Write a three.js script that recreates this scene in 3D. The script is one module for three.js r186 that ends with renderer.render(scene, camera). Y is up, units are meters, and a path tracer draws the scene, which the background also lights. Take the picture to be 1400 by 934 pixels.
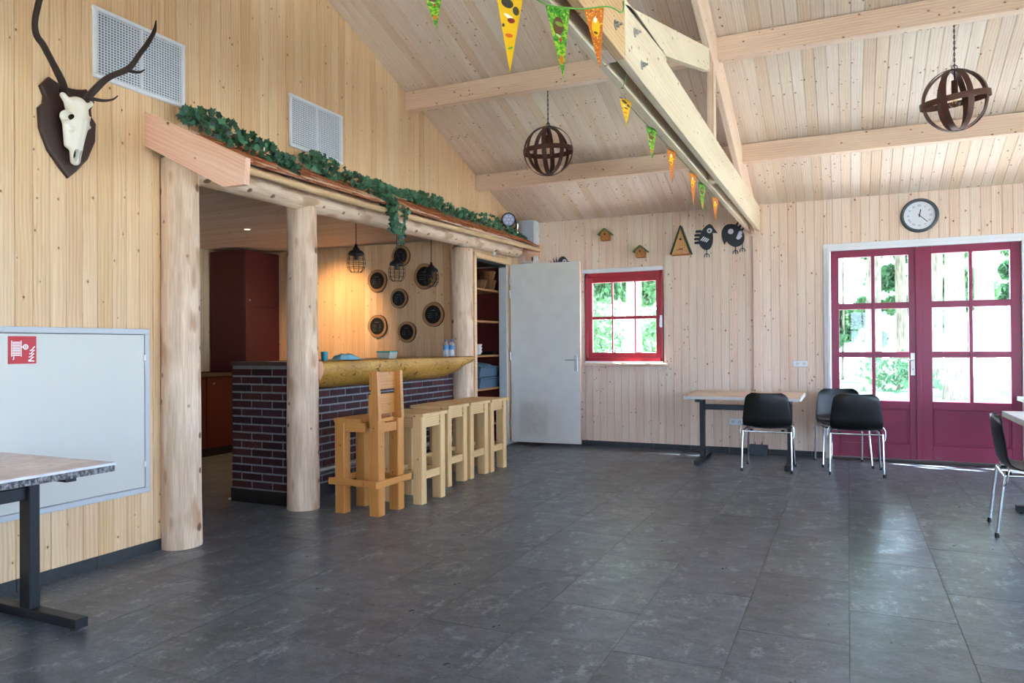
import * as THREE from 'three';
import { mergeGeometries, mergeVertices } from 'three/addons/utils/BufferGeometryUtils.js';
import { MarchingCubes } from 'three/addons/objects/MarchingCubes.js';

// ------------------------------------------------------------------ camera, sky, sun, exposure
const scene = new THREE.Scene();
const camera = new THREE.PerspectiveCamera(49.92, 1400 / 934, 0.05, 300);
camera.position.set(0, 1.28, 0);
camera.rotation.order = 'YXZ';
camera.rotation.set(THREE.MathUtils.degToRad(0.35), THREE.MathUtils.degToRad(24.6), THREE.MathUtils.degToRad(-0.4));
const renderer = new THREE.WebGLRenderer({ antialias: true });
renderer.toneMapping = THREE.LinearToneMapping;
renderer.toneMappingExposure = 5.5;
renderer.shadowMap.enabled = true;
scene.background = new THREE.Color().setRGB(0.54, 0.74, 1.0);
scene.backgroundIntensity = 4.3;
const sun = new THREE.DirectionalLight(new THREE.Color().setRGB(0.84, 0.91, 1.0), 18);
sun.name = 'sun';
sun.position.set(-16, 36, -18);
sun.target.position.set(0, 0, -9);
sun.castShadow = true;
Object.assign(sun.shadow.camera, { left: -35, right: 35, top: 35, bottom: -35, near: 1, far: 110 });
sun.shadow.mapSize.set(2048, 2048);
scene.add(sun, sun.target);

// ------------------------------------------------------------------ helpers
let seed = 1234567;
const rnd = () => { seed = (seed + 0x6d2b79f5) | 0; let t = Math.imul(seed ^ (seed >>> 15), 1 | seed); t = (t + Math.imul(t ^ (t >>> 7), 61 | t)) ^ t; return ((t ^ (t >>> 14)) >>> 0) / 4294967296; };
const rr = (a, b) => a + (b - a) * rnd();
const pick = (a) => a[Math.floor(rnd() * a.length)];
const V = (x, y, z) => new THREE.Vector3(x, y, z);
const R = THREE.MathUtils.degToRad;
const clamp = (x, a, b) => Math.min(b, Math.max(a, x));
const lerp = (a, b, t) => a + (b - a) * t;
const smooth = (x, a, b) => { const t = clamp((x - a) / (b - a), 0, 1); return t * t * (3 - 2 * t); };
const used = {};
function numbered(n) { used[n] = (used[n] ?? -1) + 1; return used[n] ? n + '_' + String(used[n]).padStart(3, '0') : n; }
function thing(name, label, category, pos = [0, 0, 0], turn = 0, group, kind) {
  const o = new THREE.Group(); o.name = numbered(name); o.position.set(...pos); o.rotation.y = turn;
  o.userData = { label, category }; if (group) o.userData.group = group; if (kind) o.userData.kind = kind;
  scene.add(o); return o;
}
function part(parent, name, geo, mat, label) {
  const m = new THREE.Mesh(geo, mat); m.name = name; m.castShadow = m.receiveShadow = true;
  if (label) m.userData.label = label;
  parent.add(m); return m;
}
function single(name, geo, mat, label, category, group, kind) {
  const m = new THREE.Mesh(geo, mat); m.name = numbered(name); m.castShadow = m.receiveShadow = true;
  m.userData = { label, category }; if (group) m.userData.group = group; if (kind) m.userData.kind = kind;
  scene.add(m); return m;
}
function copyOf(src, name, label, pos, turn) {
  const c = src.clone(); c.name = numbered(name); c.userData = { ...src.userData, label }; c.position.set(...pos); c.rotation.y = turn; scene.add(c); return c;
}
// prism along y from a convex outline [[x,z],...]; flat shaded, uv in metres (v along the length)
function prism(pts, y0, y1, { sk = [0, 0], sk0 = [0, 0], off, taper = 1 } = {}) {
  let area = 0; const n = pts.length;
  for (let i = 0; i < n; i++) { const [a, b] = pts[i], [c, d] = pts[(i + 1) % n]; area += a * d - c * b; }
  if (area > 0) pts = pts.slice().reverse();
  const uo = off ? off[0] : rnd() * 5, vo = off ? off[1] : rnd() * 7;
  const P = [], U = [];
  const top = ([x, z]) => [x * taper, y1 + sk[0] * x + sk[1] * z, z * taper], bot = ([x, z]) => [x, y0 + sk0[0] * x + sk0[1] * z, z];
  let s = 0;
  for (let i = 0; i < n; i++) {
    const a = pts[i], b = pts[(i + 1) % n], l = Math.hypot(b[0] - a[0], b[1] - a[1]);
    const A = bot(a), B = bot(b), Cc = top(b), D = top(a);
    P.push(...A, ...B, ...Cc, ...A, ...Cc, ...D);
    const u0 = uo + s, u1 = uo + s + l;
    U.push(u0, vo + A[1], u1, vo + B[1], u1, vo + Cc[1], u0, vo + A[1], u1, vo + Cc[1], u0, vo + D[1]);
    s += l;
  }
  for (let i = 1; i < n - 1; i++) {
    for (const q of [pts[0], pts[i], pts[i + 1]]) { P.push(...top(q)); U.push(uo + q[0], vo + q[1]); }
    for (const q of [pts[0], pts[i + 1], pts[i]]) { P.push(...bot(q)); U.push(uo + q[0], vo + q[1]); }
  }
  const g = new THREE.BufferGeometry();
  g.setAttribute('position', new THREE.Float32BufferAttribute(P, 3));
  g.setAttribute('uv', new THREE.Float32BufferAttribute(U, 2));
  g.computeVertexNormals();
  return g;
}
const rect = (w, d, c = 0) => { const a = w / 2, b = d / 2; return c ? [[-a + c, -b], [a - c, -b], [a, -b + c], [a, b - c], [a - c, b], [-a + c, b], [-a, b - c], [-a, -b + c]] : [[-a, -b], [a, -b], [a, b], [-a, b]]; };
// board outline: face towards +z at z = 0, chamfered front edges
const boardOutline = (w, t, c) => [[-w / 2, -t], [w / 2, -t], [w / 2, -c], [w / 2 - c, 0], [-w / 2 + c, 0], [-w / 2, -c]];
// box of size sx,sy,sz centred at x,y,z with the grain along the named axis
function wbox(x, y, z, sx, sy, sz, axis = 'y', c = 0.003) {
  let g;
  if (axis === 'y') { g = prism(rect(sx, sz, c), -sy / 2, sy / 2); }
  else if (axis === 'x') { g = prism(rect(sy, sz, c), -sx / 2, sx / 2); g.rotateZ(-Math.PI / 2); }
  else { g = prism(rect(sx, sy, c), -sz / 2, sz / 2); g.rotateX(Math.PI / 2); }
  g.translate(x, y, z); return g;
}
// bar from p to q, section w (sideways) x d, 'up' gives the direction of d
function bar(p, q, w, d, up = V(0, 1, 0), c = 0.003, opt) {
  const dir = q.clone().sub(p), L = dir.length(); dir.normalize();
  const side = new THREE.Vector3().crossVectors(dir, up).normalize(), n = new THREE.Vector3().crossVectors(side, dir).normalize();
  const g = prism(rect(w, d, c), 0, L, opt);
  g.applyMatrix4(new THREE.Matrix4().makeBasis(side, dir, new THREE.Vector3().crossVectors(side, dir)).setPosition(p));
  return g;
}
function tube(points, r, seg = 24, rad = 8, closed = false) {
  const c = points.length === 2 ? new THREE.LineCurve3(points[0], points[1]) : new THREE.CatmullRomCurve3(points, closed, 'centripetal');
  return new THREE.TubeGeometry(c, points.length === 2 ? 1 : seg, r, rad, closed);
}
// capped tube whose radius follows rf(t)
function taperTube(points, rf, seg = 30, rad = 10, wob = 0) {
  const c = new THREE.CatmullRomCurve3(points, false, 'centripetal'), fr = c.computeFrenetFrames(seg), P = [], U = [], I = [];
  const len = c.getLength();
  for (let i = 0; i <= seg; i++) {
    const t = i / seg, o = c.getPointAt(t), r = rf(t);
    for (let j = 0; j <= rad; j++) {
      const a = (j / rad) * Math.PI * 2, rr2 = r * (1 + wob * Math.sin(a * 3 + i * 0.7) + wob * Math.sin(a * 2 - i * 0.43));
      const p = o.clone().addScaledVector(fr.normals[i], Math.cos(a) * rr2).addScaledVector(fr.binormals[i], Math.sin(a) * rr2);
      P.push(p.x, p.y, p.z); U.push((j / rad) * 2 * Math.PI * rf(0), t * len);
    }
  }
  const w = rad + 1;
  for (let i = 0; i < seg; i++) for (let j = 0; j < rad; j++) { const a = i * w + j; I.push(a, a + w, a + 1, a + w, a + w + 1, a + 1); }
  const capAt = (i, flip) => { const o = c.getPointAt(i / seg), k = P.length / 3; P.push(o.x, o.y, o.z); U.push(0.05, 0.05); for (let j = 0; j < rad; j++) { const a = i * w + j; flip ? I.push(k, a, a + 1) : I.push(k, a + 1, a); } };
  capAt(0, true); capAt(seg, false);
  const g = new THREE.BufferGeometry();
  g.setAttribute('position', new THREE.Float32BufferAttribute(P, 3)); g.setAttribute('uv', new THREE.Float32BufferAttribute(U, 2)); g.setIndex(I); g.computeVertexNormals();
  return g;
}
const lathe = (pts, seg = 24) => new THREE.LatheGeometry(pts.map(([r, y]) => new THREE.Vector2(r, y)), seg);
const cyl = (r0, r1, h, seg = 16) => new THREE.CylinderGeometry(r0, r1, h, seg);
const merge = (list) => mergeGeometries(list.map((g) => { const n = g.index ? g.toNonIndexed() : g; for (const k of Object.keys(n.attributes)) if (!['position', 'normal', 'uv'].includes(k)) n.deleteAttribute(k); return n; }));
function extrude(pts, depth, bevel = 0, holes = []) {
  const s = pts.isShape ? pts : new THREE.Shape(pts.map(([x, y]) => new THREE.Vector2(x, y)));
  for (const h of holes) s.holes.push(new THREE.Path(h.map(([x, y]) => new THREE.Vector2(x, y))));
  return new THREE.ExtrudeGeometry(s, { depth, bevelEnabled: bevel > 0, bevelThickness: bevel, bevelSize: bevel, bevelSegments: 2, curveSegments: 20 });
}
const ellipsePts = (cx, cy, rx, ry, n = 24, rot = 0) => Array.from({ length: n }, (_, i) => { const a = (i / n) * Math.PI * 2, x = Math.cos(a) * rx, y = Math.sin(a) * ry; return [cx + x * Math.cos(rot) - y * Math.sin(rot), cy + x * Math.sin(rot) + y * Math.cos(rot)]; });

// ------------------------------------------------------------------ textures
function lattice(n, s) { let k = s; const a = new Float32Array(n * n); for (let i = 0; i < n * n; i++) { k = (Math.imul(k, 1664525) + 1013904223) | 0; a[i] = (k >>> 8) / 16777216; } return a; }
const LAT = [lattice(256, 11), lattice(256, 57), lattice(256, 913)];
// value noise, period px x py cells
function vn(x, y, px, py, l = 0) {
  const a = LAT[l], xi = Math.floor(x), yi = Math.floor(y), fx = x - xi, fy = y - yi, sx = fx * fx * (3 - 2 * fx), sy = fy * fy * (3 - 2 * fy);
  const x0 = ((xi % px) + px) % px, x1 = (x0 + 1) % px, y0 = ((yi % py) + py) % py, y1 = (y0 + 1) % py;
  const p = a[(y0 & 255) * 256 + (x0 & 255)], q = a[(y0 & 255) * 256 + (x1 & 255)], r = a[(y1 & 255) * 256 + (x0 & 255)], s = a[(y1 & 255) * 256 + (x1 & 255)];
  return (p + (q - p) * sx) + ((r + (s - r) * sx) - (p + (q - p) * sx)) * sy;
}
function dataTex(w, h, fn, srgb = true, rep = [1, 1]) {
  const d = new Uint8Array(w * h * 4), o = [0, 0, 0];
  for (let y = 0; y < h; y++) for (let x = 0; x < w; x++) { fn((x + 0.5) / w, (y + 0.5) / h, o); const i = (y * w + x) * 4; d[i] = clamp(o[0], 0, 255); d[i + 1] = clamp(o[1], 0, 255); d[i + 2] = clamp(o[2], 0, 255); d[i + 3] = 255; }
  const t = new THREE.DataTexture(d, w, h); t.wrapS = t.wrapT = THREE.RepeatWrapping; t.magFilter = THREE.LinearFilter; t.minFilter = THREE.LinearMipmapLinearFilter; t.generateMipmaps = true;
  if (srgb) t.colorSpace = THREE.SRGBColorSpace; t.repeat.set(...rep); t.needsUpdate = true; return t;
}
function canvasTex(w, h, draw) {
  const c = document.createElement('canvas'); c.width = w; c.height = h; draw(c.getContext('2d'), w, h);
  const t = new THREE.CanvasTexture(c); t.colorSpace = THREE.SRGBColorSpace; t.magFilter = THREE.LinearFilter; return t;
}
// planed pine: 1 m across the grain, 4 m along it
function pineTexture(w, h, nKnots, knotR, base, dark, contrast) {
  const kn = []; for (let i = 0; i < nKnots; i++) kn.push([rnd(), rnd() * 4, rr(knotR[0], knotR[1]), rr(0.5, 1)]);
  const bins = Array.from({ length: 16 * 64 }, () => []);
  for (const k of kn) for (let bx = -1; bx <= 1; bx++) for (let by = -3; by <= 3; by++) bins[((Math.floor(k[1] * 16) + by + 64) % 64) * 16 + ((Math.floor(k[0] * 16) + bx + 16) % 16)].push(k);
  return dataTex(w, h, (u, v, o) => {
    const y = v * 4; let warp = (vn(u * 8, v * 12, 8, 12) - 0.5) * 0.022 + (vn(u * 24, v * 30, 24, 30, 1) - 0.5) * 0.004, kd = 0, ring = 0;
    for (const k of bins[(Math.floor(y * 16) % 64) * 16 + (Math.floor(u * 16) % 16)]) {
      let dx = u - k[0]; dx -= Math.round(dx); let dy = y - k[1]; dy -= 4 * Math.round(dy / 4);
      const d = Math.hypot(dx, dy * 0.75), r = k[2];
      warp += Math.sign(dx || 1) * r * 1.6 * Math.exp(-(dx * dx) / (r * r * 6) - (dy * dy) / (r * r * 22));
      kd = Math.max(kd, k[3] * (1 - smooth(d, r * 0.45, r))); ring = Math.max(ring, 0.5 * k[3] * (1 - smooth(d, r, r * 2.2)));
    }
    const g = u + warp, line = 0.5 + 0.5 * Math.sin(g * 2 * Math.PI * 46 + 6 * vn(g * 12, v * 3, 12, 3, 2)), fib = vn(u * 256, v * 48, 256, 48, 2), fib2 = vn(u * 128, v * 12, 128, 12, 1), blot = vn(u * 10, v * 6, 10, 6, 2);
    let t = contrast * (Math.pow(line, 3) * 0.55 * (0.3 + blot) + (fib - 0.5) * 0.35 + (fib2 - 0.5) * 0.4 + (blot - 0.5) * 0.35) + ring * 0.35;
    const k = Math.min(1, kd * 1.1);
    for (let c = 0; c < 3; c++) { const b = base[c] + (dark[c] - base[c]) * clamp(t + 0.15, -0.3, 1); o[c] = b * (1 - k) + [128, 88, 58][c] * k; }
  });
}
const pineMap = pineTexture(1024, 2048, 75, [0.004, 0.0085], [244, 222, 194], [212, 174, 138], 0.66);
const pineKnotty = pineTexture(1024, 2048, 120, [0.0045, 0.01], [243, 228, 212], [212, 184, 160], 0.62);  // bleached base colour: cool daylight painted into the wood
const redPineMap = pineTexture(512, 1024, 30, [0.006, 0.012], [250, 208, 182], [230, 170, 138], 0.7);
for (const t of [pineMap, pineKnotty, redPineMap]) t.repeat.set(1, 0.25);
const logMap = dataTex(512, 1024, (u, v, o) => {
  const s = vn(u * 24, v * 6, 24, 6), f = vn(u * 128, v * 24, 128, 24, 1), b = vn(u * 6, v * 10, 6, 10, 2), p = vn(u * 16, v * 14, 16, 14, 1);
  let dark = 0; const kx = Math.floor(u * 5), ky = Math.floor(v * 11), h = LAT[1][(ky * 5 + kx) * 7 % 65536], h2 = LAT[2][(ky * 5 + kx) * 13 % 65536];
  if (h > 0.56) { const cx = (kx + 0.25 + 0.5 * h2) / 5, cy = (ky + 0.3 + 0.4 * LAT[0][ky * 31 + kx]) / 11, d = Math.hypot((u - cx) * 0.75, (v - cy) * 2.0); dark = (1 - smooth(d, 0.004 + 0.012 * h2 * h2, 0.013 + 0.02 * h2 * h2)) * (0.45 + 0.5 * h2); }
  const bark = smooth(p * 0.5 + b * 0.5 + f * 0.18, 0.68, 0.86) * 0.55, t = (s - 0.5) * 0.55 + (f - 0.5) * 0.5 + (b - 0.5) * 0.5;
  for (let c = 0; c < 3; c++) { let x = [228, 198, 170][c] + t * [50, 54, 58][c]; x = lerp(x, [168, 122, 84][c], bark); o[c] = lerp(x, [104, 74, 54][c], Math.min(1, dark)); }
});
logMap.repeat.set(1 / 0.75, 1 / 2.2);
const slabMap = dataTex(1024, 512, (u, v, o) => {
  const w1 = vn(u * 10, v * 8, 10, 8), w2 = vn(u * 20, v * 16, 20, 16, 1), vein = Math.abs(Math.sin((w1 * 4 + w2 * 1.6) * Math.PI)), l = 1 - smooth(vein, 0.0, 0.26), f = vn(u * 128, v * 64, 128, 64, 2), b = vn(u * 5, v * 4, 5, 4, 2);
  const k = smooth(vn(u * 14, v * 7, 14, 7, 1) * 0.7 + vn(u * 48, v * 30, 48, 30) * 0.35, 0.86, 0.93);
  for (let c = 0; c < 3; c++) { const x = [206, 168, 92][c] + (f - 0.5) * 26 + (b - 0.5) * 46 - l * [62, 60, 44][c]; o[c] = lerp(x, [92, 60, 36][c], k); }
});
slabMap.repeat.set(1 / 1.6, 1 / 0.6);
const tileMap = dataTex(1024, 1024, (u, v, o) => {
  const a = vn(u * 6, v * 6, 6, 6), b = vn(u * 24, v * 40, 24, 40, 1), c = vn(u * 96, v * 160, 96, 160, 2), d = vn(u * 250, v * 250, 250, 250), e = vn(u * 14, v * 30, 14, 30, 2);
  const sc = smooth(vn(u * 34, v * 16, 34, 16, 1) * 0.46 + vn(u * 80, v * 50, 80, 50) * 0.36 + vn(u * 240, v * 240, 240, 240, 1) * 0.3, 0.66, 0.96) * 0.5;
  const g = 106 + (a - 0.5) * 18 + (b - 0.5) * 20 + (c - 0.5) * 18 + (d - 0.5) * 16 + (e - 0.5) * 12;
  o[0] = lerp(g * 0.9, 186, sc); o[1] = lerp(g * 0.98, 196, sc); o[2] = lerp(g * 1.07, 212, sc);
});
tileMap.repeat.set(1 / 1.7, 1 / 1.7);
const tileRough = dataTex(512, 512, (u, v, o) => { const x = 88 + (vn(u * 12, v * 12, 12, 12) - 0.5) * 26 + (vn(u * 90, v * 90, 90, 90, 1) - 0.5) * 12; o[0] = o[1] = o[2] = x; }, false, [1 / 1.3, 1 / 1.3]);
const tileBump = dataTex(512, 512, (u, v, o) => { const x = 128 + (vn(u * 30, v * 60, 30, 60) - 0.5) * 120 + (vn(u * 120, v * 200, 120, 200, 1) - 0.5) * 90; o[0] = o[1] = o[2] = x; }, false, [1 / 0.9, 1 / 0.9]);
const grit = dataTex(256, 256, (u, v, o) => { const x = 205 + (vn(u * 40, v * 40, 40, 40) - 0.5) * 60 + (vn(u * 120, v * 120, 120, 120, 1) - 0.5) * 60; o[0] = x; o[1] = x; o[2] = x; }, true, [4, 4]);
const barkMap = dataTex(256, 512, (u, v, o) => { const a = vn(u * 40, v * 12, 40, 12), b = vn(u * 100, v * 60, 100, 60, 1), c = vn(u * 6, v * 8, 6, 8, 2); const x = 150 + (a - 0.5) * 70 + (b - 0.5) * 40 + (c - 0.5) * 50; o[0] = x; o[1] = x * 0.96; o[2] = x * 0.88; }, true, [1, 0.5]);
const groundMap = dataTex(512, 512, (u, v, o) => { const a = vn(u * 16, v * 16, 16, 16), b = vn(u * 90, v * 90, 90, 90, 1), g = smooth(vn(u * 7, v * 7, 7, 7, 2) + 0.3 * (b - 0.5), 0.62, 0.78); const x = 200 + (a - 0.5) * 40 + (b - 0.5) * 50; o[0] = lerp(x, 110, g); o[1] = lerp(x * 0.98, 130, g); o[2] = lerp(x * 0.94, 96, g); }, true, [0.12, 0.12]);

// ------------------------------------------------------------------ materials
const std = (color, roughness = 0.6, extra = {}) => new THREE.MeshStandardMaterial({ color, roughness, ...extra });
const phys = (o) => new THREE.MeshPhysicalMaterial(o);
const tints = ['#fff4e2', '#fdeeda', '#faead2', '#fff2de', '#f6e4c8', '#fdecd4'];
const wallPine = tints.map((c) => std(c, 0.55, { map: pineMap }));
const daylitBackPine = ['#fffaf8', '#fff6f2', '#fff2ee', '#fff6f4', '#fdf0ea', '#fff8f6'].map((c) => std(c, 0.55, { map: pineKnotty }));  // paler than the left wall: window haze put into the wood colour
const daylitCeilPine = ['#fffdfc', '#fffaf6', '#fdf5ee', '#fbf5f0', '#f8ede0', '#fffaf8'].map((c) => std(c, 0.6, { map: pineKnotty }));  // bright cool daylight put into the boards as a whiter tint
const beamPine = std('#ffeee2', 0.55, { map: pineKnotty });
const trussPine = std('#faf6e4', 0.55, { map: pineKnotty });
const redPine = std('#ffffff', 0.6, { map: redPineMap });
const stoolPine = std('#f8deac', 0.55, { map: pineKnotty });
const orangePine = std('#dca866', 0.4, { map: pineMap });
const logMat = std('#ffffff', 0.65, { map: logMap });
const slabMat = std('#e8d4ac', 0.5, { map: slabMap });
const tileMat = ['#ffffff', '#f4f4f6', '#ececec', '#fafaf6'].map((c) => std(c, 0.95, { map: tileMap, roughnessMap: tileRough, bumpMap: tileBump, bumpScale: 0.0004 }));
const groutMat = std('#767674', 0.9);
const baseTile = std('#3c4247', 0.5, { map: grit });
const doorRed = std('#8a2146', 0.32);
const windowRed = std('#b02a3c', 0.35);
const cabinetRed = std('#501216', 0.5);
const closetRed = std('#6a2420', 0.55);
const white = std('#ece9e4', 0.5);
const greyWhite = std('#d3d2cc', 0.45);
const lightGrey = std('#c9ccd0', 0.45);
const paintWhite = std('#e9ecf2', 0.45);
const black = std('#141415', 0.5);
const darkMetal = std('#2a2c30', 0.42, { metalness: 0.5 });
const blackShell = std('#0e0f11', 0.36);
const chrome = std('#d6d8da', 0.16, { metalness: 1 });
const steel = std('#b9bcc0', 0.3, { metalness: 0.9 });
const rust = std('#5a3a30', 0.5, { metalness: 0.4 });
const glass = phys({ color: '#ffffff', roughness: 0.0, transmission: 1, thickness: 0, ior: 1.45 });
const bulbGlass = phys({ color: '#fffaf0', roughness: 0.02, transmission: 1, thickness: 0, ior: 1.45 });
const brass = std('#c89a5a', 0.3, { metalness: 0.9 });
const mortar = std('#a4a7ad', 0.95, { map: grit });
const brickMats = ['#5a2c2c', '#4a2428', '#642f2b', '#3f2226', '#55303a'].map((c) => std(c, 0.85, { map: grit }));
const shingleMats = ['#c07e58', '#b06c4a', '#cc9068', '#a8694a', '#c88a68'].map((c) => std(c, 0.8, { map: pineMap }));

// ------------------------------------------------------------------ room numbers
const XL = -4, XR = 4.2, ZB = -8.95, ZF = 2.55, ZR = -3.2, EAVE = 2.9, SL = 0.34;
const roofY = (z) => EAVE + SL * (z <= ZR ? z - ZB : (ZR - ZB) - (z - ZR) * ((ZR - ZB) / (ZF - ZR)));
const PITCH = 0.094;

// wall in its own axes: x along the wall from 0 to len, face towards +z at z = 0
function wall(name, label, pos, turn, len, topAt, openings, mats, boards, thick = 0.16, yBase = 0.068) {
  const w = thing(name, label, 'wall', pos, turn, undefined, 'structure');
  const o = [];
  const steps = [0, ...(topAt.knots || []), len];
  o.push([0, -0.05], [len, -0.05]); for (const x of steps.slice().reverse()) o.push([x, topAt(x) + 0.1]);
  // openings that reach the floor cut the outline from below
  const s = new THREE.Shape();
  s.moveTo(0, -0.05);
  for (const [a, b, y0, y1] of openings.filter((q) => q[2] <= 0).sort((p, q) => p[0] - q[0])) { s.lineTo(a, -0.05); s.lineTo(a, y1); s.lineTo(b, y1); s.lineTo(b, -0.05); }
  s.lineTo(len, -0.05); for (const x of steps.slice().reverse()) s.lineTo(x, topAt(x) + 0.1); s.closePath();
  for (const [a, b, y0, y1] of openings.filter((q) => q[2] > 0)) s.holes.push(new THREE.Path([[a, y0], [b, y0], [b, y1], [a, y1]].map((p) => new THREE.Vector2(...p))));
  const g = new THREE.ExtrudeGeometry(s, { depth: thick - 0.018, bevelEnabled: false }); g.translate(0, 0, -thick);
  part(w, 'wall_core', g, greyWhite);
  if (boards) {
    const cuts = new Set(); for (let x = 0; x < len - 0.01; x += PITCH) cuts.add(+x.toFixed(4)); cuts.add(len);
    for (const [a, b] of openings) { cuts.add(a); cuts.add(b); }
    const xs = [...cuts].filter((x) => x >= boards[0] - 1e-6 && x <= boards[1] + 1e-6).sort((p, q) => p - q);
    for (let i = 0; i < xs.length - 1; i++) {
      const a = xs[i], b = xs[i + 1]; if (b - a < 0.006) continue;
      const m = (a + b) / 2, sl = (topAt(b) - topAt(a)) / (b - a), spans = []; let y = yBase;
      for (const [p, q, y0, y1] of openings.filter((q2) => m > q2[0] && m < q2[1]).sort((p2, q2) => p2[2] - q2[2])) { if (y0 > y + 0.01) spans.push([y, y0, 0]); y = Math.max(y, y1); }
      spans.push([y, topAt(m), sl]);
      for (const [y0, y1, k] of spans) {
        if (y1 - y0 < 0.01) continue;
        const bg = prism(boardOutline(b - a - 0.0015, 0.018, 0.0035), y0, y1, { sk: [k, 0] });
        bg.translate(m, 0, 0); part(w, 'board', bg, pick(mats));
      }
    }
  }
  return w;
}
const flat = (h) => { const f = () => h; return f; };

// left wall: local x runs towards -z from the front wall (turn +90: local +z faces +x)
const leftLen = ZF - ZB;
const leftTop = (x) => roofY(ZF - x); leftTop.knots = [ZF - ZR];
const OPEN_A = -3.336, OPEN_B = -7.64, CL_A = -7.71, CL_B = -8.6;
wall('wall_left', 'tall gable wall of vertical pine boards behind the skull and vents', [XL, 0, ZF], Math.PI / 2, leftLen, leftTop,
  [[ZF - OPEN_A, ZF - OPEN_B, 0, 2.54], [ZF - CL_A, ZF - CL_B, 0, 2.33]], wallPine, [ZF + 0.9, leftLen], 0.1);
// back wall
const WIN1 = [-3.07, -2.05, 1.07, 2.2], DOOR1 = [-0.205, 1.645, 0, 2.355], WIN2 = [2.6, 3.62, 1.07, 2.2];
const shift = (o, s) => [o[0] + s, o[1] + s, o[2], o[3]];
wall('wall_back', 'knotty pine board wall, coloured paler for daylight haze, around the red window and double doors', [XL, 0, ZB], 0, XR - XL, flat(EAVE), [shift(WIN1, 4), shift(DOOR1, 4), shift(WIN2, 4)], daylitBackPine, [0, 6.2]);
// right wall (turn -90: local x runs towards +z) and front wall (turn 180: local x runs towards -x)
const rightTop = (x) => roofY(ZB + x); rightTop.knots = [ZR - ZB];
const RO = [[0.7, 2.55, 0, 2.355], [2.95, 4.8, 0, 2.355], [5.2, 7.05, 0, 2.355], [7.9, 9.75, 0, 2.355]];  // unseen glazing, enlarged and added to brighten the room
wall('wall_right', 'pine board gable wall with added glazed red doors opposite the bar', [XR, 0, ZB], -Math.PI / 2, leftLen, rightTop, RO, wallPine, null);
const FO = [[0.6, 2.45, 0, 2.355], [3.2, 4.22, 1.07, 2.2], [5.75, 7.6, 0, 2.355]];  // the doors, out of view, are added to throw skylight on the floor
wall('wall_front', 'pine board eave wall with red windows facing the back wall', [XR, 0, ZF], Math.PI, XR - XL, flat(EAVE), FO, wallPine, null);

// ceiling: boards run up the slope
{
  const c = thing('ceiling', 'sloping ceiling of planed pine boards between the purlins', 'ceiling', [0, 0, 0], 0, undefined, 'structure');
  const n = Math.hypot(1, SL), L = (ZR - ZB) * n, dir = V(0, SL / n, 1 / n), down = V(0, -1 / n, SL / n);
  const M = new THREE.Matrix4();
  let i = 0; const variants = [];
  for (let k = 0; k < 8; k++) variants.push(prism(boardOutline(PITCH - 0.0015, 0.018, 0.003), 0, L));
  for (let x = XL; x < XR - 0.01; x += PITCH, i++) {
    const b = part(c, 'board', variants[i % 8 ^ (i % 3)] || variants[0], pick(daylitCeilPine));
    M.makeBasis(V(1, 0, 0), dir, down).setPosition(x + PITCH / 2, EAVE, ZB); b.matrixAutoUpdate = false; b.matrix.copy(M);
  }
  const slab = (za, ya, zb, yb) => { const g = bar(V((XL + XR) / 2, ya + 0.09, za), V((XL + XR) / 2, yb + 0.09, zb), XR - XL + 0.7, 0.12, V(0, 1, 0), 0); return g; };
  const ov = 0.35;
  part(c, 'roof_deck', slab(ZB - ov, EAVE - SL * ov, ZR, roofY(ZR)), greyWhite);
  part(c, 'roof_deck', slab(ZF + ov, EAVE - SL * ov, ZR, roofY(ZR)), std('#e2c39a', 0.6, { map: pineMap }));
}
// purlins
[[-7.77, 'lower'], [-6.26, 'middle'], [-4.75, 'upper']].forEach(([z, w], i) => {
  const y = roofY(z), h = 0.165, t = 0.1;
  const g = prism([[-t / 2, -h / 2], [t / 2, -h / 2], [t / 2, h / 2 + SL * t / 2 - 0.004], [-t / 2, h / 2 - SL * t / 2 - 0.004]], XL + 0.001, XR - 0.001);
  // outline axes: x -> z, z -> y ; length -> x
  g.applyMatrix4(new THREE.Matrix4().makeBasis(V(0, 0, 1), V(1, 0, 0), V(0, 1, 0)));
  const idx = g.attributes.position; for (let k = 0; k < idx.count; k += 3) { const a = [idx.getX(k), idx.getY(k), idx.getZ(k)]; idx.setXYZ(k, idx.getX(k + 1), idx.getY(k + 1), idx.getZ(k + 1)); idx.setXYZ(k + 1, ...a); const uv = g.attributes.uv, b = [uv.getX(k), uv.getY(k)]; uv.setXY(k, uv.getX(k + 1), uv.getY(k + 1)); uv.setXY(k + 1, ...b); }
  g.computeVertexNormals(); g.translate(0, y - h / 2 - 0.01, z);
  single('roof_purlin', g, beamPine, ['pale roof purlin nearest the eave, running above the wall clock', 'roof purlin with the two globe lamps hanging just behind it', 'highest roof purlin close under the ridge'][i], 'beam', 'roof purlins');
});

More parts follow.
